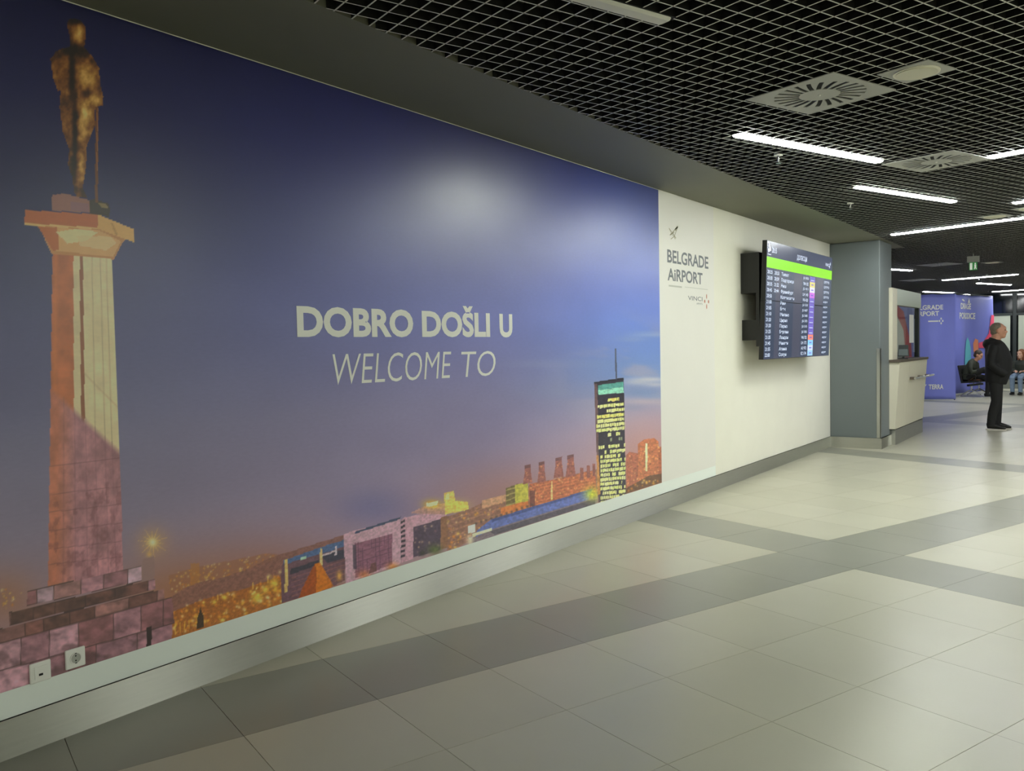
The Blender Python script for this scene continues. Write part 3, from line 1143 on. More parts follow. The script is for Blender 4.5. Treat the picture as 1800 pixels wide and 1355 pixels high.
    p.rect(822, 924, 835, 938, (250, 250, 244), 1, -0.25)
    p.poly([(830, 938), (864, 928), (864, 932), (830, 944)], (255, 232, 200))
    p.glow(826, 950, 6, (255, 240, 210), 0.9, 10)
    for i in range(12):
        p.glow(836 + i * 9, 920 - i * 3.0, 2.2, (72, 62, 66), 0.8)
    dots(p, 10, [(786, 940), (822, 930), (822, 960), (790, 966)], WARM, (1.5, 3.5), 8)
    # right blocks
    p.poly([(1100, 800), (1106, 794), (1122, 797), (1122, 862), (1100, 868)], (176, 104, 86))
    p.poly([(1121, 780), (1132, 772), (1150, 770), (1157, 776), (1159, 856), (1121, 864)], (192, 116, 84))
    p.poly([(1157, 786), (1164, 784), (1164, 856), (1157, 858)], (170, 96, 72))
    dots(p, 90, [(1102, 800), (1158, 780), (1160, 838), (1102, 850)], [(244, 170, 104), (120, 66, 58), (255, 206, 140)], (0.7, 1.7), 9, 0.85)
    p.rect(1134, 779, 1137.8, 828, (255, 226, 178))
    p.poly([(1100, 858), (1122, 846), (1140, 836), (1164, 832), (1164, H(1164)), (1100, H(1100))], (92, 64, 50), 0.85)
    dots(p, 16, [(1102, 852), (1162, 836), (1162, 848), (1102, 866)], WARM, (1.0, 2.4), 10, 0.8)
    # green glow at the tower foot
    p.glow(1040, 868, 13, (206, 220, 70), 0.9, 12)
    # the lit office tower
    p.poly([(1044, 673), (1096, 665), (1100, H(1100)), (1051, H(1051))], (54, 50, 66))
    p.poly([(1044, 673), (1049.5, 672), (1054, H(1054)), (1051, H(1051))], (110, 84, 88))
    p.poly([(1048, 800), (1052, 800), (1055, 868), (1050, 870)], (214, 150, 80), 0.8)
    p.poly([(1050.5, 677), (1095, 671), (1096, 690), (1051.5, 694)], (88, 156, 150))
    p.poly([(1051, 686), (1095, 680), (1096, 690), (1051.5, 694)], (150, 214, 190), 0.9)
    p.line((1044, 673), (1096, 665), 3, (40, 36, 48))
    r = random.Random(5)

    def lit_row(y, x0, x1, col, gaps):
        sl = -0.10
        x = x0
        while x < x1:
            w = r.uniform(2.4, 4.2)
            if r.random() > gaps:
                h = r.uniform(5.0, 6.3)
                yy = y + sl * (x - 1050)
                p.poly([(x, yy), (min(x + w, x1), yy + sl * w), (min(x + w, x1), yy + h + sl * w), (x, yy + h)],
                       np.array(col) * r.uniform(0.88, 1.08))
            x += w + 0.35
    Yl, Gl, Ol = (255, 255, 156), (238, 250, 156), (255, 224, 124)
    lit_row(702, 1068, 1088, Ol, 0.1)
    lit_row(712, 1050, 1096, Yl, 0.02)
    lit_row(721, 1066, 1097, Yl, 0.12)
    lit_row(730, 1049, 1097, Ol, 0.1)
    lit_row(738, 1050, 1097, Yl, 0.02)
    lit_row(746, 1048, 1098, Yl, 0.0)
    lit_row(754, 1048, 1098, Gl, 0.1)
    lit_row(763, 1064, 1096, Gl, 0.6)
    lit_row(772, 1066, 1094, (150, 160, 130), 0.6)
    lit_row(784, 1052, 1099, Gl, 0.35)
    yy = 793
    while yy < 884:
        x0 = 1055 if yy > 800 else 1062
        lit_row(yy, x0, 1099 - (6 if r.random() < 0.3 else 0), Gl if r.random() < 0.6 else Yl, 0.08)
        yy += 8.0
    p.line((1081.5, 612), (1083, 667), 2.8, (76, 82, 108))
    cx, cy = 268, 953
    p.glow(cx, cy, 26, (236, 176, 110), 0.6)
    for k in range(14):
        a = 2 * math.pi * k / 14 + 0.12
        ln = 27 if k % 2 else 19
        for s in (0.35, 0.65, 1.0):
            p.line((cx, cy), (cx + math.cos(a) * ln * s, cy + math.sin(a) * ln * s), 1.5, (255, 206, 130), 0.4)
    p.glow(cx, cy, 9, (255, 236, 150), 1.0)
    p.glow(cx, cy, 5, (255, 252, 226), 1.0)
    p.glow(262, 974, 5, (255, 206, 120), 0.7)


def paint_base(p):
    pal = [(172, 122, 130), (164, 112, 118), (184, 138, 146), (150, 98, 100), (176, 126, 122)]
    pald = [(104, 70, 62), (120, 78, 70), (88, 58, 50), (150, 104, 98)]
    E_ = lambda x0, y0, x1, y1, x: y0 + (y1 - y0) * (x - x0) / (x1 - x0)
    brick_course(p, [(47, 1039), (248, 994), (249, 1021), (47, 1065)], 41, 36, pal + [(196, 160, 170)], grime=0.25)
    brick_course(p, [(16, 1076), (272, 1017), (272, 1036), (16, 1100)], 42, 44, pald + pal[:1], grime=0.6)
    brick_course(p, [(-300, E_(0, 1105, 287, 1034, -300)), (288, 1034), (288, 1053), (-300, E_(0, 1131, 288, 1053, -300))], 43, 46, pald, grime=0.5)
    brick_course(p, [(-500, E_(0, 1131, 302, 1049, -500)), (302, 1049), (306, 1095), (-500, E_(0, 1179, 306, 1095, -500))], 44, 52, pal, grime=0.45)
    brick_course(p, [(-600, E_(0, 1179, 303, 1096, -600)), (302, 1096), (302, 1140), (-600, E_(0, 1226, 303, 1140, -600))], 45, 56, pal + [(186, 144, 160)], grime=0.45)
    p.poly([(257, 1103), (266, 1101), (266, 1134), (257, 1138)], (50, 34, 32))
    # lamp pillar
    p.poly([(250, 982), (271, 978), (271, 1018), (249, 1022)], (150, 116, 110), 0.9)


def build_mural():
    patches = [
        (np.linspace(-0.3, 1.28, 80), np.linspace(0.262, 2.9945, 239)),
        (np.linspace(1.28, 2.42, 272), np.append(np.arange(0.262, 2.988, 0.0046), 2.9945)),
        (np.append(np.arange(2.42, 7.358, 0.0066), 7.36), np.linspace(0.262, 1.562, 261)),
        (np.append(np.arange(2.42, 7.358, 0.025), 7.36), np.append(np.arange(1.562, 2.985, 0.022), 2.9945)),
    ]
    V, F, Cc = [], [], []
    off = 0
    for ys, zs in patches:
        Yg, Zg = np.meshgrid(ys, zs)
        yy, zz = Yg.ravel(), Zg.ravel()
        p = Paint(yy, zz)
        paint_sky(p)
        paint_city(p)
        ch = np.unique(np.concatenate(p.rec)) if p.rec else np.zeros(0, int)
        tex = 0.90 + 0.42 * noise2(p.X[ch] / 3.2, p.Y[ch] / 2.6, 91, 3)
        p.c[ch] = p.c[ch] * tex[:, None] * 1.04
        before = p.c.copy()
        paint_column(p)
        paint_base(p)
        paint_statue(p)
        ch = np.abs(p.c - before).max(1) > 0.5
        p.c[ch] = p.c[ch] * np.array((1.16, 1.17, 1.22))      # ink density of the monument
        n, m = len(ys), len(zs)
        V.append(np.stack([np.full_like(yy, 0.0022), yy, zz], 1))
        i = np.arange(n * m).reshape(m, n)
        F.append(np.stack([i[:-1, :-1], i[:-1, 1:], i[1:, 1:], i[1:, :-1]], -1).reshape(-1, 4) + off)
        Cc.append(p.c)
        off += n * m
    V, F, Cc = np.concatenate(V), np.concatenate(F), np.concatenate(Cc)
    me = bpy.data.meshes.new('wall_mural')
    me.vertices.add(len(V))
    me.vertices.foreach_set('co', V.ravel())
    me.loops.add(len(F) * 4)
    me.loops.foreach_set('vertex_index', F.ravel().astype(np.int32))
    me.polygons.add(len(F))
    me.polygons.foreach_set('loop_start', np.arange(0, len(F) * 4, 4, dtype=np.int32))
    me.update(calc_edges=True)
    at = me.color_attributes.new('print', 'FLOAT_COLOR', 'POINT')
    c = lin(np.clip(Cc, 0, 255))
    at.data.foreach_set('color', np.concatenate([c, np.ones((len(c), 1))], 1).ravel())
    mt = material('satin printed vinyl', (0.5, 0.5, 0.5, 1), 0.34, spec=0.95)
    nt = mt.node_tree
    b = nt.nodes['Principled BSDF']
    a = nt.nodes.new('ShaderNodeAttribute')
    a.attribute_name = 'print'
    nz = nt.nodes.new('ShaderNodeTexNoise')
    nz.inputs['Scale'].default_value = 220
    mx = nt.nodes.new('ShaderNodeMix')
    mx.data_type = 'RGBA'
    mx.blend_type = 'MULTIPLY'
    mx.inputs[0].default_value = 0.12
    nt.links.new(a.outputs['Color'], mx.inputs[6])
    nt.links.new(nz.outputs['Fac'], mx.inputs[7])
    nt.links.new(mx.outputs[2], b.inputs['Base Color'])
    return link('wall_mural', me, mt)


mural = build_mural()
tag(mural, 'large night city mural with a bronze figure on a column and a lit office tower', 'mural')
MB().box((0.0005, -0.3, 0.1555), (0.0021, 8.68, 0.2619)).build('lower_border', material('white vinyl border', L(238, 245, 240), 0.5), mural)
X_ = 0.0034
ty, tz = (0, 1, 0), (0, 0, 1)
for word, y_, z_, w_, h_, bd, sh, cap_, nm in (
        ('DOBRO', 3.02, 1.631, 0.905, 0.166, 0.038, 0, None, 'greeting_word'), ('DOŠLI', 4.005, 1.631, 0.70, 0.165, 0.038, 0, 'DOLI', 'greeting_word'),
        ('U', 4.815, 1.629, 0.155, 0.164, 0.038, 0, None, 'greeting_word'),
        ('WELCOME', 3.262, 1.369, 1.02, 0.172, -0.010, 0.16, None, 'welcome_word'), ('TO', 4.385, 1.368, 0.375, 0.170, -0.010, 0.16, None, 'welcome_word')):
    t = MB()
    put_text(t, word, (X_, y_, z_), ty, tz, w_, h_, bold=bd, shear=sh, cap=cap_)
    t.build(nm, m_text_white, mural)

# white logo panel beside the mural
lp = MB().box((0.0005, 7.3605, 0.2622), (0.0022, 8.68, 2.9945)).build('logo_panel', m_panel)
tag(lp, 'tall white wall panel with the airport name in grey letters', 'wall panel')
X_ = 0.0032
t = MB()
put_text(t, 'BELGRADE', (X_, 7.535, 2.338), ty, tz, 0.995, 0.126, bold=0.022)
put_text(t, 'AiRPORT', (X_, 7.538, 2.168), ty, tz, 0.835, 0.120, bold=0.022, cap='ARPORT')
t.build('airport_name', m_text_grey, lp)
t = MB()
put_text(t, 'VINCI', (X_, 8.005, 1.998), ty, tz, 0.36, 0.044, bold=0.004)
put_text(t, 'AIRPORTS', (X_, 8.215, 1.962), ty, tz, 0.15, 0.018)
t.build('operator_name', m_text_grey, lp)
t = MB()
for (dy, dz, w, h) in ((0, 0.052, 0.012, 0.026), (0, -0.052, 0.012, 0.026), (-0.05, 0, 0.016, 0.018), (0.05, 0, 0.016, 0.018)):
    cy_, cz_ = 8.475 + dy, 2.0 + dz
    t.add([(X_, cy_ + w * math.cos(a), cz_ + h * math.sin(a)) for a in np.linspace(0, 2 * math.pi, 13)[:-1]], [tuple(range(12))])
t.build('operator_emblem', m_text_red, lp)
t = MB()
t.add([(X_, 7.93, 2.122), (X_, 8.51, 2.122), (X_, 8.51, 2.127), (X_, 7.93, 2.127)], [(0, 1, 2, 3)])
t.add([(X_, 7.56, 2.112), (X_, 7.86, 2.112), (X_, 7.86, 2.128), (X_, 7.56, 2.128)], [(0, 1, 2, 3)])
t.build('divider_line', m_text_faint, lp)
t = MB()


def wline(mb, a, b, w):
    a, b = np.array(a), np.array(b)
    d = (b - a) / np.linalg.norm(b - a)
    n = np.array([-d[1], d[0]]) * w / 2
    q = [a - n, b - n, b + n, a + n]
    mb.add([(X_, k[0], k[1]) for k in q], [(0, 1, 2, 3)])


for a, b, w in (((7.60, 2.60), (7.78, 2.70), 0.010), ((7.78, 2.70), (7.72, 2.66), 0.024), ((7.78, 2.70), (7.70, 2.60), 0.010), ((7.70, 2.60), (7.62, 2.565), 0.008),
                ((7.58, 2.665), (7.74, 2.585), 0.008), ((7.66, 2.632), (7.72, 2.575), 0.014), ((7.58, 2.665), (7.66, 2.60), 0.006), ((7.60, 2.60), (7.70, 2.64), 0.007)):
    wline(t, a, b, w)
t.build('aircraft_emblem', m_text_gold, lp)


# ------------------------------------------------------------------ wall sockets
def socket_plate(y, z, label, data):
    e = empty('wall_socket', (0.0022, y, z))
    tag(e, label, 'socket', 'white wall sockets')
    pl = child(MB().box((0, -0.0415, -0.0405), (0.010, 0.0415, 0.0405)), 'cover_plate', m_white_plastic, e)
    bevel(pl, 0.006, 3)
    n = 28

    def ring(name, r0, r1, x0, x1, mt):
        V, F = [], []
        for k in range(n):
            a = 2 * math.pi * k / n
            for (x, r) in ((x0, r0), (x1, r0), (x1, r1), (x0, r1)):
                V.append((x, r * math.cos(a), r * math.sin(a)))
        for k in range(n):
            b = (k + 1) % n
            for j in range(4):
                F.append((4 * k + j, 4 * k + (j + 1) % 4, 4 * b + (j + 1) % 4, 4 * b + j))
        return child(MB().add(V, F), name, mt, e)
    if data:
        ins = child(MB().box((0.0101, -0.024, -0.024), (0.013, 0.024, 0.024)), 'insert', m_white_plastic, e)
        child(MB().box((0.0131, -0.009, -0.014), (0.0136, 0.007, -0.005)), 'port', m_dark_hole, e)
    else:
        ring('recess_ring', 0.020, 0.024, 0.0095, 0.0125, m_panel)
        child(MB().tube([(0.0102, 0, 0), (0.0108, 0, 0)], 0.0199, 24), 'recess_face', m_plate, e)
        for dz in (0.0095, -0.0095):
            child(MB().tube([(0.0109, 0.0, dz), (0.0114, 0.0, dz)], 0.0032, 10), 'pin_hole', m_dark_hole, e)
        for dz in (0.0185, -0.0215):
            child(MB().box((0.0109, -0.004, dz), (0.0128, 0.004, dz + 0.003)), 'earth_clip', m_dark_hole, e)


socket_plate(1.652, 0.300, 'white data socket with one small dark port, low on the mural, left of the pair', True)
socket_plate(1.793, 0.312, 'white round power socket low on the mural, right of the pair', False)

# ------------------------------------------------------------------ flight information board
TV_Y0, TV_Y1 = 9.40, 12.03
TV_ZT, TV_ZB = 2.692, 1.372
tilt = math.atan2(0.053, TV_ZT - TV_ZB)
TVW, TVH = TV_Y1 - TV_Y0, math.hypot(TV_ZT - TV_ZB, 0.053)
e = empty('flight_board', (0.277, TV_Y0, TV_ZB))
tag(e, 'large wall mounted flight information board with a green band and rows of flights', 'screen')
ax, ay = np.array((0, 1, 0.0)), np.array((math.sin(tilt), 0, math.cos(tilt)))
nrm = np.array((math.cos(tilt), 0, -math.sin(tilt)))


def TVP(s, t, d=0.0):
    return tuple(ax * s + ay * t + nrm * d)


def tvbox(mb, s0, s1, t0, t1, d0, d1, mi=0):
    p = [TVP(s0, t0, d0), TVP(s1, t0, d0), TVP(s1, t1, d0), TVP(s0, t1, d0), TVP(s0, t0, d1), TVP(s1, t0, d1), TVP(s1, t1, d1), TVP(s0, t1, d1)]
    mb.add(p, [(0, 3, 2, 1), (4, 5, 6, 7), (0, 1, 5, 4), (1, 2, 6, 5), (2, 3, 7, 6), (3, 0, 4, 7)], mi)


m_screen = material('lit screen slate', L(40, 42, 54), 0.25, emit=L(86, 88, 106), estr=0.75)
m_scr_col = material('lit screen blue column', L(40, 46, 60), 0.25, emit=L(66, 76, 98), estr=0.75)
m_scr_head = material('lit screen header', L(36, 40, 56), 0.25, emit=L(66, 74, 100), estr=0.75)
m_scr_green = material('lit screen green', L(60, 110, 10), 0.3, emit=L(142, 226, 8), estr=1.0)
m_scr_text = material('lit screen text', L(150, 160, 180), 0.3, emit=L(205, 216, 236), estr=0.85)
m_scr_violet = material('lit screen violet', L(80, 70, 140), 0.3, emit=L(112, 100, 186), estr=0.9)


def emitm(name, r, g, b, s=0.9):
    return material(name, L(r * 0.6, g * 0.6, b * 0.6), 0.3, emit=L(r, g, b), estr=s)


logos = [emitm('lit logo yellow', 224, 214, 130), emitm('lit logo white', 226, 226, 240), emitm('lit logo magenta', 206, 120, 226), emitm('lit logo orange', 240, 140, 120),
         emitm('lit logo sky', 140, 206, 246), emitm('lit logo ice', 206, 220, 250), emitm('lit logo blue', 160, 206, 240)]
half = TVH / 2
for r_ in range(2):
    for c_ in range(2):
        mb = MB()
        tvbox(mb, c_ * TVW / 2 + 0.0005, (c_ + 1) * TVW / 2 - 0.0005, r_ * half + 0.0015, (r_ + 1) * half - 0.0015, -0.052, 0.0)
        child(mb, 'display_panel', m_tvblack, e)
face = MB()
for r_ in range(2):
    tvbox(face, 0.006, TVW - 0.006, r_ * half + 0.005, (r_ + 1) * half - 0.005, 0.0002, 0.001)
scr = child(face, 'screen', m_screen, e)


def quad(mb, s0, s1, t0, t1, d, mi=0):
    mb.add([TVP(s0, t0, d), TVP(s1, t0, d), TVP(s1, t1, d), TVP(s0, t1, d)], [(0, 1, 2, 3)], mi)


def scrpart(mb, name, mats):
    o = child(mb, name, mats, scr)
    return o


SY = lambda fy: TVH * (1 - fy)            # fraction from the top
g = MB()
quad(g, 0.006, TVW - 0.006, SY(0.165), SY(0.005), 0.0014)
scrpart(g, 'header', m_scr_head)
g = MB()
quad(g, 0.006, TVW - 0.006, SY(0.225), SY(0.135), 0.0018)
scrpart(g, 'green_band', m_scr_green)
for (s0, s1) in ((0.006, 0.34), (0.50, 1.0), (1.32, 1.62), (2.24, TVW - 0.01)):
    for t0, t1 in ((0.990, 0.502), (0.497, 0.228)):
        g = MB()
        quad(g, s0, s1, SY(t0), SY(t1), 0.0014)
        scrpart(g, 'screen_column', m_scr_col)
txt = MB()
put_text(txt, 'доласци', TVP(1.08, SY(0.115), 0.0022), ax, ay, 0.40, 0.075, bold=0.01)
put_text(txt, '20:15', TVP(0.17, SY(0.095), 0.0022), ax, ay, 0.16, 0.06, bold=0.01)
put_text(txt, 'VINCI', TVP(2.30, SY(0.10), 0.0022), ax, ay, 0.2, 0.04, bold=0.01)
# arrival aircraft symbol and emblem
for poly_ in ([(0.05, 0.10), (0.13, 0.082), (0.13, 0.07), (0.07, 0.025), (0.055, 0.03), (0.08, 0.066), (0.045, 0.072), (0.035, 0.06), (0.028, 0.064)], [(0.03, 0.118), (0.14, 0.118), (0.14, 0.112), (0.03, 0.112)],
              [(2.53, 0.05), (2.55, 0.07), (2.53, 0.09), (2.51, 0.07)], [(2.50, 0.08), (2.52, 0.10), (2.50, 0.12), (2.48, 0.10)]):
    txt.add([TVP(s, SY(q), 0.0022) for s, q in poly_], [tuple(range(len(poly_)))])
rows = [('20:25', '20:21', 'Тиват', 'JU 853', 'v', 'слетео'), ('20:30', '20:59', 'Подгорица', 'YM 102', 0, 'слетео'), ('20:35', '21:22', 'Ниш', 'JU 411', 1, 'слетео'),
        ('20:45', '20:44', 'Франкфурт', 'LH 140', 2, 'слетео'), ('20:50', '', 'Копенхаген', 'W6 420', 'v', 'на време'), ('21:00', '', 'Рим', 'JU 531', 'v', 'на време'),
        ('21:05', '', 'Беч', 'JU 607', 'v', 'на време'), ('21:10', '', 'Милано', 'JU 543', 'v', 'на време'), ('21:20', '', 'Цирих', 'JU 373', 'v', 'на време'),
        ('21:20', '', 'Париз', 'JU 315', 'v', 'на време'), ('21:25', '', 'Берлин', 'JU 355', 'v', 'на време'), ('21:35', '', 'Лондон', 'W6 752', 3, 'на време'),
        ('21:45', '', 'Минхен', 'LH 172', 4, 'на време'), ('21:55', '', 'Атина', 'A3 972', 5, 'на време'), ('22:00', '', 'Солун', 'FZ 174', 6, 'на време')]
vio = MB()
for i, (a, b, nme, fl, logo, st) in enumerate(rows):
    fy = 0.262 + i * (0.965 - 0.262) / 14 + 0.012
    z_ = SY(fy)
    put_text(txt, a, TVP(0.04, z_, 0.0022), ax, ay, 0.17, 0.040, bold=0.012)
    if b:
        put_text(txt, b, TVP(0.28, z_, 0.0022), ax, ay, 0.16, 0.040, bold=0.012)
    put_text(txt, nme, TVP(0.52, z_, 0.0022), ax, ay, 0.046 * len(nme) + 0.05, 0.040, bold=0.012, cap='Н')
    put_text(txt, fl, TVP(1.36, z_, 0.0022), ax, ay, 0.22, 0.038, bold=0.012)
    put_text(txt, st, TVP(2.27, z_, 0.0022), ax, ay, 0.24 if i < 4 else 0.2, 0.032, bold=0.012)
    if logo == 'v':
        quad(vio, 1.64, 1.86, z_ - 0.012, z_ + 0.052, 0.0018)
        quad(txt, 1.68, 1.82, z_ + 0.004, z_ + 0.013, 0.0026)
    else:
        lg = MB()
        quad(lg, 1.64, 1.86, z_ - 0.014, z_ + 0.054, 0.0018)
        scrpart(lg, 'airline_logo', logos[logo])
        quad(vio, 1.70, 1.80, z_ + 0.012, z_ + 0.026, 0.0024)
scrpart(txt, 'screen_text', m_scr_text)
scrpart(vio, 'violet_logo_field', m_scr_violet)
mt = MB()
mt.box((-0.276, 0.07, 0.75), (-0.06, 0.52, 1.20))
mt.box((-0.276, 0.10, 0.22), (-0.05, 0.30, 0.45))
mt.box((-0.276, 2.05, 0.20), (-0.05, 2.50, 1.20))
mt.box((-0.10, 0.06, 0.15), (-0.06, 2.52, 1.20))
child(mt, 'wall_bracket', m_tvblack, e)

# ------------------------------------------------------------------ counter with glass screen behind the pier
e = empty('information_counter', (0.78, 13.75, 0))
tag(e, 'cream information counter with steel plinth, handrail and glass screen, behind the grey pier', 'counter')
KL = 2.17
pl = MB().box((-0.62, 0.0, 0), (0.0, KL, 0.225))
child(pl, 'plinth', m_steel, e)
for (y0_, y1_, nm) in ((-0.03, 0.72, 'front_panel'), (0.726, KL + 0.02, 'front_panel')):
    mb = MB()
    mb.prism([(-0.60, y0_, 0.235), (0.0, y0_, 0.235), (0.065, y0_, 1.235), (-0.60, y0_, 1.235)], (0, y1_ - y0_, 0))
    child(mb, nm, m_kiosk, e)
child(MB().box((-0.62, -0.03, 0.2251), (-0.01, KL + 0.01, 0.2349)), 'shadow_gap', m_dark_hole, e)
bevel(child(MB().box((-0.64, -0.06, 1.236), (0.085, KL + 0.03, 1.275)), 'worktop', m_worktop, e), 0.004)
hr = MB().tube([(0.125, 0.80, 0.965), (0.125, KL + 0.25, 0.965)], 0.016, 12)
child(hr, 'handrail', m_chrome, e)
for yy in (0.86, 1.5, 2.12):
    child(MB().box((0.035, yy - 0.05, 0.945), (0.112, yy + 0.05, 0.985)), 'rail_bracket', m_worktop, e)
child(MB().box((-0.12, -0.05, 1.2755), (-0.03, 0.28, 2.345)), 'side_panel', m_kiosk, e)
child(MB().box((-0.12, 0.281, 2.10), (-0.03, KL + 0.02, 2.345)), 'header_panel', material('pale green glass panel', L(190, 202, 186), 0.3), e)
child(MB().box((-0.085, 0.285, 1.2755), (-0.077, KL - 0.10, 2.0995)), 'glass_screen', m_glass, e)
child(MB().box((-0.12, KL - 0.09, 1.2755), (-0.05, KL - 0.01, 2.0995)), 'dark_post', m_frame, e)

# poster panel standing behind the counter
pe = empty('poster_panel', (0.2, 16.4, 0))
tag(pe, 'blue, red and white poster panel seen through the counter glass', 'poster')
child(MB().box((-0.03, 0.0, 0.02), (0.0, 2.62, 2.40)), 'board', m_blue, pe)
pr = MB()
W_ = [(0.0, 2.10), (0.40, 2.0), (0.95, 1.75), (1.06, 1.48), (1.1, 1.0)]
R_2 = [(0.0, 2.32), (0.40, 2.2), (0.95, 2.1), (1.39, 1.70), (1.66, 1.48), (1.8, 1.0)]
pr.add([(0.001, 0.0, 1.0)] + [(0.001, y_, z_) for y_, z_ in reversed(W_)], [tuple(range(len(W_) + 1))])
child(pr, 'white_print', m_print_white, pe)
pr = MB()
q = [(0.0018, y_, z_) for y_, z_ in W_] + [(0.0018, y_, z_) for y_, z_ in reversed(R_2)]
for i in range(4):
    pr.add([(0.0018, *W_[i]), (0.0018, *W_[i + 1]), (0.0018, *R_2[i + 1]), (0.0018, *R_2[i])], [(0, 1, 2, 3)])
pr.add([(0.0018, *W_[4]), (0.0018, *R_2[5]), (0.0018, *R_2[4])], [(0, 1, 2)])
child(pr, 'red_print', material('red print', L(214, 80, 92), 0.6), pe)
pr = MB()
pr.box((-0.02, -0.05, 0.0), (0.02, -0.002, 2.42))
child(pr, 'frame_post', m_plate, pe)

# notice stuck on the counter glass, device on the worktop
ns = MB().box((0.7035, 15.2, 1.52), (0.7055, 15.55, 1.98)).build('paper_notice', m_print_white)
tag(ns, 'white upright paper notice on the counter glass', 'notice')
e = empty('counter_monitor', (0.785, 14.30, 1.2752), 0.12)
e.scale = (0.54, 0.8, 1.0)
tag(e, 'small dark monitor standing on the counter top', 'monitor')
child(MB().prism([(-0.13, -0.07, 0), (0.13, -0.07, 0), (0.13, 0.07, 0), (-0.13, 0.07, 0)], (0, 0, 0.012)), 'stand_base', m_tvblack, e)
child(MB().prism([(-0.03, 0.0, 0.012), (0.03, 0.0, 0.012), (0.03, 0.03, 0.012), (-0.03, 0.03, 0.012)], (0, 0.01, 0.05)), 'stand_neck', m_tvblack, e)
child(MB().prism([(-0.15, -0.045, 0.035), (0.15, -0.045, 0.035), (0.125, -0.005, 0.215), (-0.125, -0.005, 0.215)], (0, 0.025, 0)), 'casing', m_frame, e)
child(MB().prism([(-0.125, -0.0455, 0.055), (0.125, -0.0455, 0.055), (0.113, -0.0235, 0.15), (-0.113, -0.0235, 0.15)], (0, 0.002, 0)), 'vent_panel', material('grey vent', L(90, 102, 102), 0.5), e)


# ------------------------------------------------------------------ blue banners
def banner(name, A, B, z0, z1, label, folds, seed, marks):
    """cloth hung between floor points A and B; marks(add, cloth) adds prints that follow the cloth"""
    A, B = np.array(A, float), np.array(B, float)
    d = B - A
    Lb = np.linalg.norm(d)
    d /= Lb
    n = np.array([d[1], -d[0]])
    if n[1] > 0:
        n = -n
    r = random.Random(seed)
    ph = [(r.uniform(2.0, 9.0), r.uniform(0, 6.28), r.uniform(0.4, 1.0), r.uniform(-1.2, 1.2)) for _ in range(5)]

    def S(s, z, off=0.0):
        k = sum(a * math.sin(f * s + q + t_ * (z - 1.4)) for f, q, a, t_ in ph) * folds / 3
        k *= 0.55 + 0.45 * math.sin(math.pi * min(1, max(0, (z - z0) / (z1 - z0))))
        pnt = A + d * s + n * (k + off)
        return (pnt[0], pnt[1], z)
    ns_, nz_ = 48, 26
    V, F = [], []
    for j in range(nz_ + 1):
        for i in range(ns_ + 1):
            s = Lb * i / ns_
            sag = 0.03 * abs(math.sin(math.pi * 3 * i / ns_)) * (j / nz_) ** 6
            V.append(S(s, z0 + (z1 - z0) * j / nz_ - sag))
    for j in range(nz_):
        for i in range(ns_):
            a = j * (ns_ + 1) + i
            F.append((a, a + 1, a + ns_ + 2, a + ns_ + 1))
    e = empty(name, (A[0], A[1], 0))
    tag(e, label, 'banner', 'blue fabric banners')
    o = MB().add(V, F).build('cloth', m_blue, e, smooth=True)
    sd = o.modifiers.new('thick', 'SOLIDIFY')
    sd.thickness = 0.004
    sd.offset = -1 if True else 0
    top = MB().tube([(*(A + d * 0.0), z1 - 0.012), (*(A + d * Lb), z1 - 0.005)], 0.014, 8)
    top.build('top_rail', m_frame, e)
    for s in (0.02, Lb - 0.02):
        q = A + d * s - n * 0.05
        MB().tube([(q[0], q[1], 0), (q[0], q[1], z1)], 0.016, 8).build('support_pole', m_frame, e)

    def follow(mb, nm, mat):
        V2 = [S(v[0], v[2], 0.016) for v in mb.v]
        m2 = MB()
        m2.v, m2.f, m2.mi = V2, mb.f, mb.mi
        m2.build(nm, mat, e)
    marks(follow, Lb)
    return e


def fine(mb, s0, s1, z0, z1, n=10):
    for i in range(n):
        a, b = s0 + (s1 - s0) * i / n, s0 + (s1 - s0) * (i + 1) / n
        mb.add([(a, 0, z0), (b, 0, z0), (b, 0, z1), (a, 0, z1)], [(0, 1, 2, 3)])


def blob(mb, pts):
    mb.add([(s, 0, z) for s, z in pts], [tuple(range(len(pts)))])


AL, BL = (-1.75, 24.05), (0.05, 24.75)
AR, BR = (-0.36, 26.6), (0.375, 29.3)


def marks_left(follow, Lb):
    ax_, az_ = (1, 0, 0), (0, 0, 1)
    t = MB()
    put_text(t, 'BELGRADE', (0.90, 0, 2.345), ax_, az_, 0.72, 0.125, bold=0.03)
    put_text(t, 'AiRPORT', (0.90, 0, 2.185), ax_, az_, 0.62, 0.125, bold=0.03, cap='ARPORT')
    follow(t, 'airport_name', m_print_white)
    t = MB()
    fine(t, 1.26, 1.5, 2.03, 2.065, 4)
    for (c, z) in ((1.57, 2.11), (1.57, 1.99), (1.53, 2.05), (1.61, 2.05)):
        blob(t, [(c + 0.02 * math.cos(a), z + 0.03 * math.sin(a)) for a in np.linspace(0, 6.28, 9)[:-1]])
    follow(t, 'operator_emblem', m_print_white)
    t = MB()
    put_text(t, 'TERRA', (1.27, 0, 0.285), ax_, az_, 0.36, 0.125, bold=0.03)
    blob(t, [(1.08, 0.41), (1.13, 0.41), (1.155, 0.37), (1.18, 0.41), (1.23, 0.41), (1.175, 0.33), (1.175, 0.22), (1.135, 0.22), (1.135, 0.33)])
    follow(t, 'sponsor_name', m_print_white)


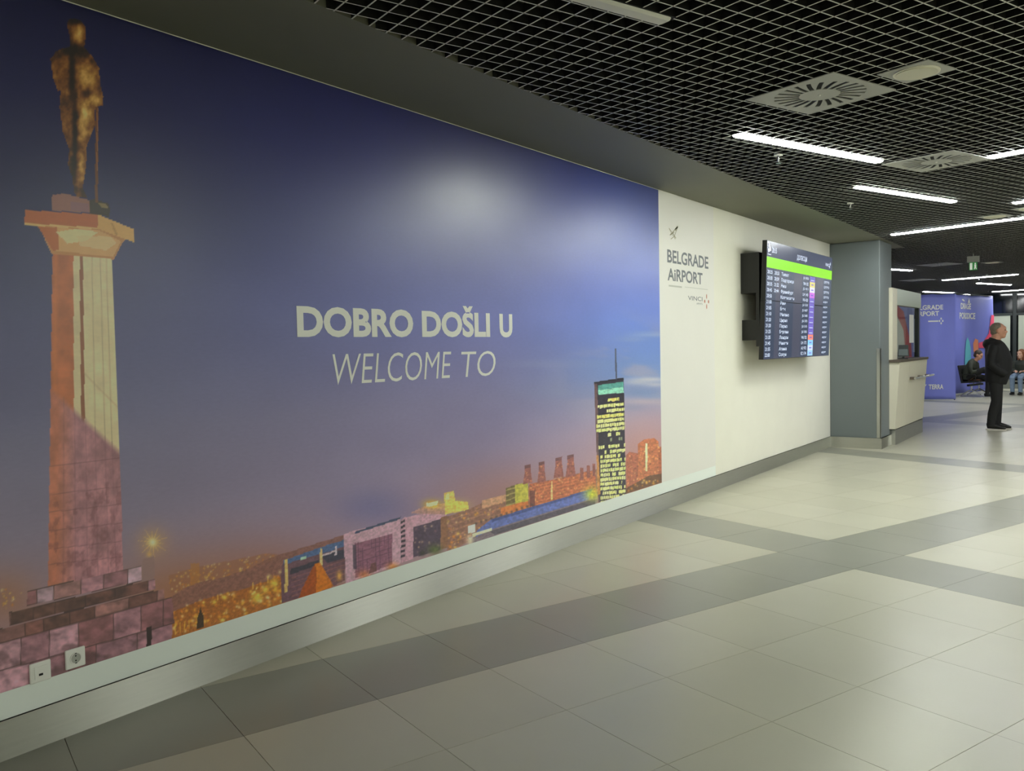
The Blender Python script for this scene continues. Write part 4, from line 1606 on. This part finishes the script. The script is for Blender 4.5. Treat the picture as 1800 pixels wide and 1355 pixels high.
def marks_right(follow0, Lb):
    ax_, az_ = (1, 0, 0), (0, 0, 1)
    base = follow0

    def follow(mb, nm, mat):
        mb.v = [(0.33 + v[0] * 0.98, v[1], 1.55 + (v[2] - 1.55) * 1.077) for v in mb.v]
        base(mb, nm, mat)
    t = MB()
    put_text(t, 'DRAGE', (0.28, 0, 2.36), ax_, az_, 0.80, 0.16, bold=0.035)
    follow(t, 'slogan_word', m_print_white)
    t = MB()
    put_text(t, 'PORODICE', (0.20, 0, 2.10), ax_, az_, 1.14, 0.17, bold=0.035)
    follow(t, 'slogan_word', m_print_white)
    t = MB()
    blob(t, [(0.35, 2.60), (0.55, 2.56), (0.56, 2.59), (0.42, 2.63)])
    blob(t, [(0.84, 2.53), (0.93, 2.66), (1.02, 2.53)])
    follow(t, 'emblem', m_print_white)
    t = MB()
    blob(t, [(0.62, 0.62), (0.60, 0.95), (0.68, 1.28), (0.80, 1.52), (0.93, 1.62), (1.06, 1.50), (1.14, 1.28), (1.13, 1.0), (1.05, 0.8), (0.98, 0.62)])
    follow(t, 'rocket_shape', m_print_teal)
    t = MB()
    blob(t, [(0.86, 1.08), (0.92, 1.40), (0.99, 1.42), (1.02, 1.1), (0.95, 1.02)])
    blob(t, [(0.68, 0.78), (1.05, 0.86), (1.06, 0.90), (0.67, 0.82)])
    follow(t, 'rocket_stripe', m_print_pale)
    t = MB()
    blob(t, [(1.55, 1.46), (1.85, 1.50), (2.15, 1.72), (2.25, 2.05), (2.32, 2.22), (2.53, 2.22), (2.53, 1.5), (2.1, 1.36), (1.9, 1.32), (1.55, 1.32)])
    follow(t, 'arm_shape', m_print_pink)
    t = MB()
    blob(t, [(1.28, 1.22), (1.26, 1.45), (1.36, 1.58), (1.52, 1.54), (1.54, 1.28), (1.44, 1.16)])
    follow(t, 'hand_shape', m_print_orange)


banner('fabric_banner', AL, BL, 0.02, 2.76, 'blue fabric banner with the airport name, beside the counter', 0.09, 3, marks_left)
banner('fabric_banner', AR, BR, 0.04, 2.84, 'blue fabric banner with a teal shape and a pink arm, behind the seated man', 0.07, 8, marks_right)


# ------------------------------------------------------------------ beam seating
def beam_bench(loc, rz, n, label):
    """seats face local +x, beam along local y"""
    e = empty('beam_bench', (*loc, 0), rz)
    tag(e, label, 'bench', 'black beam benches')
    pitch = 0.56
    Lb = n * pitch
    child(MB().box((-0.03, 0.02, 0.29), (0.03, Lb - 0.02, 0.345)), 'beam', m_tvblack, e)
    for k in range(n):
        yc = (k + 0.5) * pitch
        w = 0.25
        st = MB().prism([(-0.20, yc - w, 0.37), (0.26, yc - w, 0.40), (0.29, yc - w, 0.42), (0.27, yc - w, 0.445), (-0.16, yc - w, 0.42)], (0, 2 * w, 0))
        bevel(child(st, 'seat', m_seat, e), 0.012)
        bk = MB().prism([(-0.19, yc - w, 0.39), (-0.14, yc - w, 0.42), (-0.24, yc - w, 0.86), (-0.285, yc - w, 0.85)], (0, 2 * w, 0))
        bevel(child(bk, 'backrest', m_seat, e), 0.012)
        child(MB().box((-0.05, yc - 0.04, 0.345), (0.05, yc + 0.04, 0.385)), 'seat_bracket', m_chrome, e)
    for yc in (0.28, Lb - 0.28):
        child(MB().tube([(0, yc, 0.29), (0, yc, 0.17)], [0.024, 0.022], 10), 'leg_post', m_chrome, e)
        for s in (-1, 1):
            child(MB().tube([(0.0, yc, 0.19), (s * 0.09, yc, 0.15), (s * 0.30, yc, 0.022)], [0.022, 0.02, 0.013], 10), 'leg', m_chrome, e)
            child(MB().tube([(s * 0.30, yc, 0.03), (s * 0.30, yc, 0.0)], [0.016, 0.018], 10), 'foot', m_chrome, e)
    ar = MB()
    for k in (0, n):
        yc = min(max(k * pitch, 0.02), Lb - 0.02)
        ar.tube([(-0.20, yc, 0.60), (0.0, yc, 0.62), (0.17, yc, 0.61), (0.20, yc, 0.58), (0.17, yc, 0.42)], 0.014, 8)
    child(ar, 'armrest', m_tvblack, e)
    return e


BA = (0.16, 26.03)
beam_bench(BA, -0.20, 2, 'black beam bench with chrome star legs under the seated man')
beam_bench((3.85, 27.75), -math.pi / 2, 5, 'black beam bench facing the camera under the seated woman')
# bench turned so that its seats face the camera: local +x points to world -y, local +y to world +x
bpy.data.objects['beam_bench.001'].matrix_basis = Matrix.Translation((0.98, 27.75, 0)) @ Matrix.Rotation(-math.pi / 2, 4, 'Z')


# ------------------------------------------------------------------ people
def fuse(mb, name, mat, parent, voxel=0.012, smooth_it=6):
    """overlapping volumes fused into one continuous skin"""
    me = mb.mesh('tmp')
    o = bpy.data.objects.new('tmp', me)
    COL.objects.link(o)
    r = o.modifiers.new('r', 'REMESH')
    r.mode = 'VOXEL'
    r.voxel_size = voxel
    r.adaptivity = 0.0
    s = o.modifiers.new('s', 'SMOOTH')
    s.factor = 0.5
    s.iterations = smooth_it
    bpy.context.view_layer.update()
    dg = bpy.context.evaluated_depsgraph_get()
    me2 = bpy.data.meshes.new_from_object(o.evaluated_get(dg))
    bpy.data.objects.remove(o)
    bpy.data.meshes.remove(me)
    me2.name = name
    me2.materials.clear()
    me2.materials.append(mat)
    me2.polygons.foreach_set('use_smooth', [True] * len(me2.polygons))
    ob = bpy.data.objects.new(name, me2)
    COL.objects.link(ob)
    ob.parent = parent
    return ob


def head_parts(mb, c, pitch=0.0, yaw=0.0, k=1.08):
    """head of about 0.235 m added to a body volume; c = centre of the skull, faces +x"""
    R_ = Matrix.Rotation(yaw, 3, 'Z') @ Matrix.Rotation(pitch, 3, 'Y') @ Matrix.Scale(k, 3)
    T = lambda v: tuple(Vector(c) + R_ @ Vector(v))
    mb.ball(T((-0.012, 0, 0.025)), (0.096, 0.076, 0.092), rot=R_)
    mb.ball(T((0.022, 0, -0.03)), (0.070, 0.062, 0.082), rot=R_)
    mb.ball(T((0.052, 0, -0.088)), (0.038, 0.036, 0.026), rot=R_)
    mb.ball(T((0.074, 0, 0.035)), (0.022, 0.05, 0.03), rot=R_)
    mb.tube([T((0.080, 0, 0.015)), T((0.104, 0, -0.020)), T((0.086, 0, -0.036))], [0.011, 0.018, 0.015], 8)
    mb.ball(T((0.040, 0, -0.062)), (0.048, 0.050, 0.050), rot=R_)
    mb.ball(T((0.084, 0, -0.060)), (0.014, 0.024, 0.010), rot=R_)
    for s in (-1, 1):
        mb.ball(T((-0.005, s * 0.078, -0.008)), (0.022, 0.012, 0.032), rot=R_)
        mb.ball(T((0.066, s * 0.040, -0.030)), (0.022, 0.020, 0.022), rot=R_)
    return T, R_


def eyes(T, parent):
    mb = MB()
    for s in (-1, 1):
        mb.ball(T((0.083, s * 0.031, 0.006)), (0.009, 0.013, 0.007), 8, 6)
    child(mb, 'eyes', m_dark_hole, parent)


def hand(mb, w, d, up, size=1.0, curl=0.5, side=1):
    """palm and five fingers from wrist point w along d; up = back of the hand"""
    w, d, up = Vector(w), Vector(d).normalized(), Vector(up).normalized()
    s = d.cross(up).normalized()
    mb.tube([w, w + d * 0.05 * size, w + d * 0.09 * size], [(0.026, 0.018), (0.040, 0.016), (0.040, 0.015)], 10, up=tuple(up))
    for k, ln in enumerate((0.070, 0.080, 0.074, 0.058)):
        b = w + d * 0.085 * size + s * (0.028 - 0.019 * k)
        m1 = b + (d * math.cos(curl * 0.6) - up * math.sin(curl * 0.6)) * ln * 0.5
        t_ = m1 + (d * math.cos(curl * 1.6) - up * math.sin(curl * 1.6)) * ln * 0.5
        mb.tube([b, m1, t_], [0.0095, 0.0088, 0.0075], 8)
    b = w + d * 0.03 + s * side * 0.03
    mb.tube([b, b + s * side * 0.03 + d * 0.03, b + s * side * 0.035 + d * 0.062 - up * 0.012], [0.012, 0.0105, 0.0085], 8)


# ---- standing man, in profile, facing right
pm = empty('person', (1.775, 16.78, 0), 0.06)
tag(pm, 'standing man in black jacket and trousers with dark trainers, hands in pockets', 'person')
b = MB()
T, R_ = head_parts(b, (0.045, 0, 1.695), 0.0, 0.0, 1.16)
b.tube([(-0.02, 0, 1.48), (0.0, 0, 1.56), (0.018, 0, 1.64)], [0.088, 0.080, 0.074], 12)
b.tube([(0, 0, 0.88), (0.03, 0, 1.05), (0.03, 0, 1.25), (0.0, 0, 1.42), (-0.015, 0, 1.49)], [(0.15, 0.12), (0.155, 0.14), (0.165, 0.14), (0.17, 0.11), (0.10, 0.08)], 16, up=(1, 0, 0))
for s in (-1, 1):
    b.tube([(-0.01, s * 0.17, 1.42), (-0.06, s * 0.25, 1.14), (0.10, s * 0.18, 0.99)], [0.055, 0.046, 0.034], 10)
    hand(b, (0.10, s * 0.18, 0.99), (0.25, -s * 0.8, -0.35), (0.8, 0, 0.5), 0.85, 0.3, -s)
    b.tube([(0, s * 0.09, 0.90), (0.02, s * 0.095, 0.52), (-0.02 + 0.03 * s, s * 0.095, 0.09)], [0.085, 0.058, 0.042], 12)
    b.tube([(-0.03 + 0.03 * s, s * 0.10, 0.075), (0.10 + 0.03 * s, s * 0.11, 0.055)], [0.030, 0.018], 8)
fuse(b, 'body', m_skin, pm, 0.0095, 4)
eyes(T, pm)
h = MB()
h.ball(T((-0.026, 0, 0.036)), (0.096, 0.080, 0.086), rot=R_)
h.ball(T((-0.048, 0, -0.012)), (0.064, 0.072, 0.070), rot=R_)
hm = fuse(h, 'hair', m_hair_grey, pm, 0.01, 3)
j = MB()
j.tube([(0.0, 0, 0.80), (0.02, 0, 0.92), (0.045, 0, 1.06), (0.045, 0, 1.20), (0.015, 0, 1.34), (-0.015, 0, 1.45), (-0.03, 0, 1.52)],
       [(0.20, 0.165), (0.215, 0.185), (0.22, 0.205), (0.225, 0.205), (0.225, 0.185), (0.20, 0.15), (0.115, 0.10)], 20, up=(1, 0, 0))
j.tube([(-0.03, 0, 1.50), (-0.01, 0, 1.565)], [(0.095, 0.10), (0.082, 0.088)], 16, up=(1, 0, 0))
j.ball((-0.125, 0, 1.47), (0.075, 0.12, 0.085))
for s in (-1, 1):
    j.tube([(-0.015, s * 0.185, 1.435), (-0.05, s * 0.25, 1.28), (-0.06, s * 0.275, 1.13), (0.06, s * 0.25, 1.02), (0.16, s * 0.20, 0.95)], [0.085, 0.078, 0.072, 0.066, 0.058], 12)
fuse(j, 'jacket', m_jacket, pm, 0.013, 5)
tr = MB()
tr.ball((0, 0, 0.88), (0.135, 0.185, 0.14))
for s in (-1, 1):
    tr.tube([(0.0, s * 0.09, 0.88), (0.01, s * 0.095, 0.70), (0.02, s * 0.10, 0.50), (-0.01 + 0.03 * s, s * 0.10, 0.28), (-0.025 + 0.035 * s, s * 0.10, 0.05)], [0.112, 0.100, 0.084, 0.074, 0.072], 14)
fuse(tr, 'trousers', m_trouser, pm, 0.012, 5)
for s in (-1, 1):
    ox = 0.035 * s
    sh = MB()
    sh.tube([(-0.09 + ox, s * 0.10, 0.07), (-0.02 + ox, s * 0.10, 0.085), (0.08 + ox, s * 0.108, 0.062), (0.16 + ox, s * 0.115, 0.045), (0.20 + ox, s * 0.118, 0.036)],
            [(0.036, 0.045), (0.042, 0.056), (0.046, 0.040), (0.045, 0.027), (0.028, 0.016)], 14, up=(0, 0, 1))
    so = fuse(sh, 'shoe', m_shoe, pm, 0.008, 3)
    sl = MB()
    pts = [(-0.105, -0.025), (-0.08, -0.036), (0.05, -0.040), (0.14, -0.043), (0.19, -0.030), (0.208, 0.0), (0.19, 0.030), (0.14, 0.043), (0.05, 0.040), (-0.08, 0.036), (-0.105, 0.025)]
    sl.prism([(x + ox, s * 0.108 + y_, 0.022) for x, y_ in pts], (0, 0, -0.022))
    q = child(sl, 'sole', m_sole, pm)


def seated(loc, rz, label, coat, legs, hairmat, skin, head_pitch, head_yaw, lean, long_hair, crossed):
    e = empty('person', (*loc, 0), rz)
    tag(e, label, 'person')
    hipz = 0.52
    sx = lean
    b = MB()
    hc = (sx + 0.10, 0, 1.13)
    T, R_ = head_parts(b, hc, head_pitch, head_yaw)
    b.tube([(sx - 0.02, 0, 0.93), (sx + 0.03, 0, 0.99), (sx + 0.075, 0, 1.06)], [0.07, 0.058, 0.056], 12)
    b.tube([(-0.02, 0, hipz), (-0.01, 0, 0.68), (sx * 0.7, 0, 0.82), (sx - 0.02, 0, 0.94)], [(0.15, 0.11), (0.14, 0.11), (0.16, 0.11), (0.12, 0.08)], 14, up=(1, 0, 0))
    hx, hz = (0.36, 0.72) if crossed else (0.30, 0.66)
    for s in (-1, 1):
        el = (sx * 0.6 + 0.06, s * 0.24, 0.68)
        wr = (hx - 0.08, s * 0.09, hz - 0.01)
        b.tube([(sx - 0.02, s * 0.16, 0.90), el, wr], [0.05, 0.042, 0.030], 10)
        hand(b, wr, (0.9, -s * 0.35, 0.1), (0.1, 0, 1), 0.9, 0.7, -s)
        kz = 0.76 if (crossed and s == -1) else 0.50
        b.tube([(0, s * 0.09, 0.50), (0.46, s * 0.10, kz)], [0.08, 0.055], 12)
        if crossed and s == -1:
            b.tube([(0.46, -0.10, kz), (0.52, 0.10, 0.42)], [0.052, 0.038], 10)
        else:
            b.tube([(0.46, s * 0.10, kz), (0.44, s * 0.10, 0.09)], [0.052, 0.036], 10)
    fuse(b, 'body', skin, e, 0.0095, 3)
    eyes(T, e)
    h = MB()
    h.ball(T((-0.022, 0, 0.040)), (0.096, 0.082, 0.090), rot=R_)
    h.ball(T((-0.048, 0, -0.012)), (0.066, 0.074, 0.074), rot=R_)
    if long_hair:
        for s in (-1, 1):
            h.tube([T((0.0, s * 0.07, 0.06)), T((-0.01, s * 0.088, -0.05)), T((0.0, s * 0.085, -0.16))], [0.04, 0.038, 0.02], 10)
        h.ball(T((-0.05, 0, -0.06)), (0.06, 0.085, 0.13), rot=R_)
    fuse(h, 'hair', hairmat, e, 0.01, 3)
    j = MB()
    j.tube([(-0.03, 0, 0.46), (-0.02, 0, 0.58), (0.0, 0, 0.70), (sx * 0.65, 0, 0.83), (sx - 0.03, 0, 0.94), (sx + 0.02, 0, 1.00)],
           [(0.18, 0.15), (0.185, 0.16), (0.19, 0.155), (0.20, 0.15), (0.16, 0.12), (0.085, 0.08)], 18, up=(1, 0, 0))
    for s in (-1, 1):
        j.tube([(sx - 0.02, s * 0.17, 0.91), (sx * 0.8 + 0.01, s * 0.225, 0.79), (sx * 0.6 + 0.07, s * 0.24, 0.67), (hx - 0.10, s * 0.11, hz - 0.015)], [0.075, 0.07, 0.064, 0.046], 12)
    fuse(j, 'jacket', coat, e, 0.013, 4)
    tr = MB()
    tr.ball((-0.02, 0, 0.51), (0.15, 0.18, 0.075))
    for s in (-1, 1):
        kz = 0.76 if (crossed and s == -1) else 0.50
        tr.tube([(0, s * 0.09, 0.52), (0.24, s * 0.10, (0.52 + kz) / 2 + 0.02), (0.46, s * 0.10, kz)], [0.095, 0.088, 0.07], 12)
        if crossed and s == -1:
            tr.tube([(0.46, -0.10, kz), (0.50, 0.0, 0.6), (0.54, 0.10, 0.40)], [0.07, 0.06, 0.052], 12)
        else:
            tr.tube([(0.46, s * 0.10, kz), (0.455, s * 0.10, 0.3), (0.44, s * 0.10, 0.08)], [0.07, 0.06, 0.055], 12)
    fuse(tr, 'trousers', legs, e, 0.012, 4)
    for s in (-1, 1):
        base = (0.40, s * 0.10, 0.0)
        if crossed and s == -1:
            base = (0.50, 0.13, 0.30)
        sh = MB()
        x0, y0_, z0_ = base
        sh.tube([(x0 - 0.03, y0_, z0_ + 0.05), (x0 + 0.04, y0_, z0_ + 0.06), (x0 + 0.12, y0_, z0_ + 0.045), (x0 + 0.20, y0_, z0_ + 0.03)], [(0.036, 0.045), (0.042, 0.055), (0.044, 0.036), (0.028, 0.02)], 12, up=(0, 0, 1))
        fuse(sh, 'shoe', m_shoe, e, 0.009, 3)
    return e, (hx, hz)


sm, (hx, hz) = seated((0.14, 26.31), -0.20, 'seated man in olive jacket bending over a phone on the black bench', m_olive, m_trouser, m_hair_dark, m_skin, 0.45, 0.0, 0.15, False, True)
sw, _ = seated((1.30, 27.72), -math.pi / 2 - 0.25, 'seated woman with auburn hair and light jeans at the right edge', m_olive, m_jeans, m_hair_brown, m_skin2, 0.1, -0.35, 0.02, True, False)
ph = empty('phone', (0.14, 26.31, 0), -0.20)
tag(ph, 'pale phone held by the seated man', 'phone')
Rp = Matrix.Translation((hx + 0.06, 0, hz + 0.035)) @ Matrix.Rotation(-0.5, 4, 'Y')
child(MB().box((-0.05, -0.045, -0.006), (0.10, 0.045, 0.0), frame=Rp), 'case', m_white_plastic, ph)
child(MB().box((-0.045, -0.04, 0.0002), (0.095, 0.04, 0.001), frame=Rp), 'display', m_sign_white, ph)
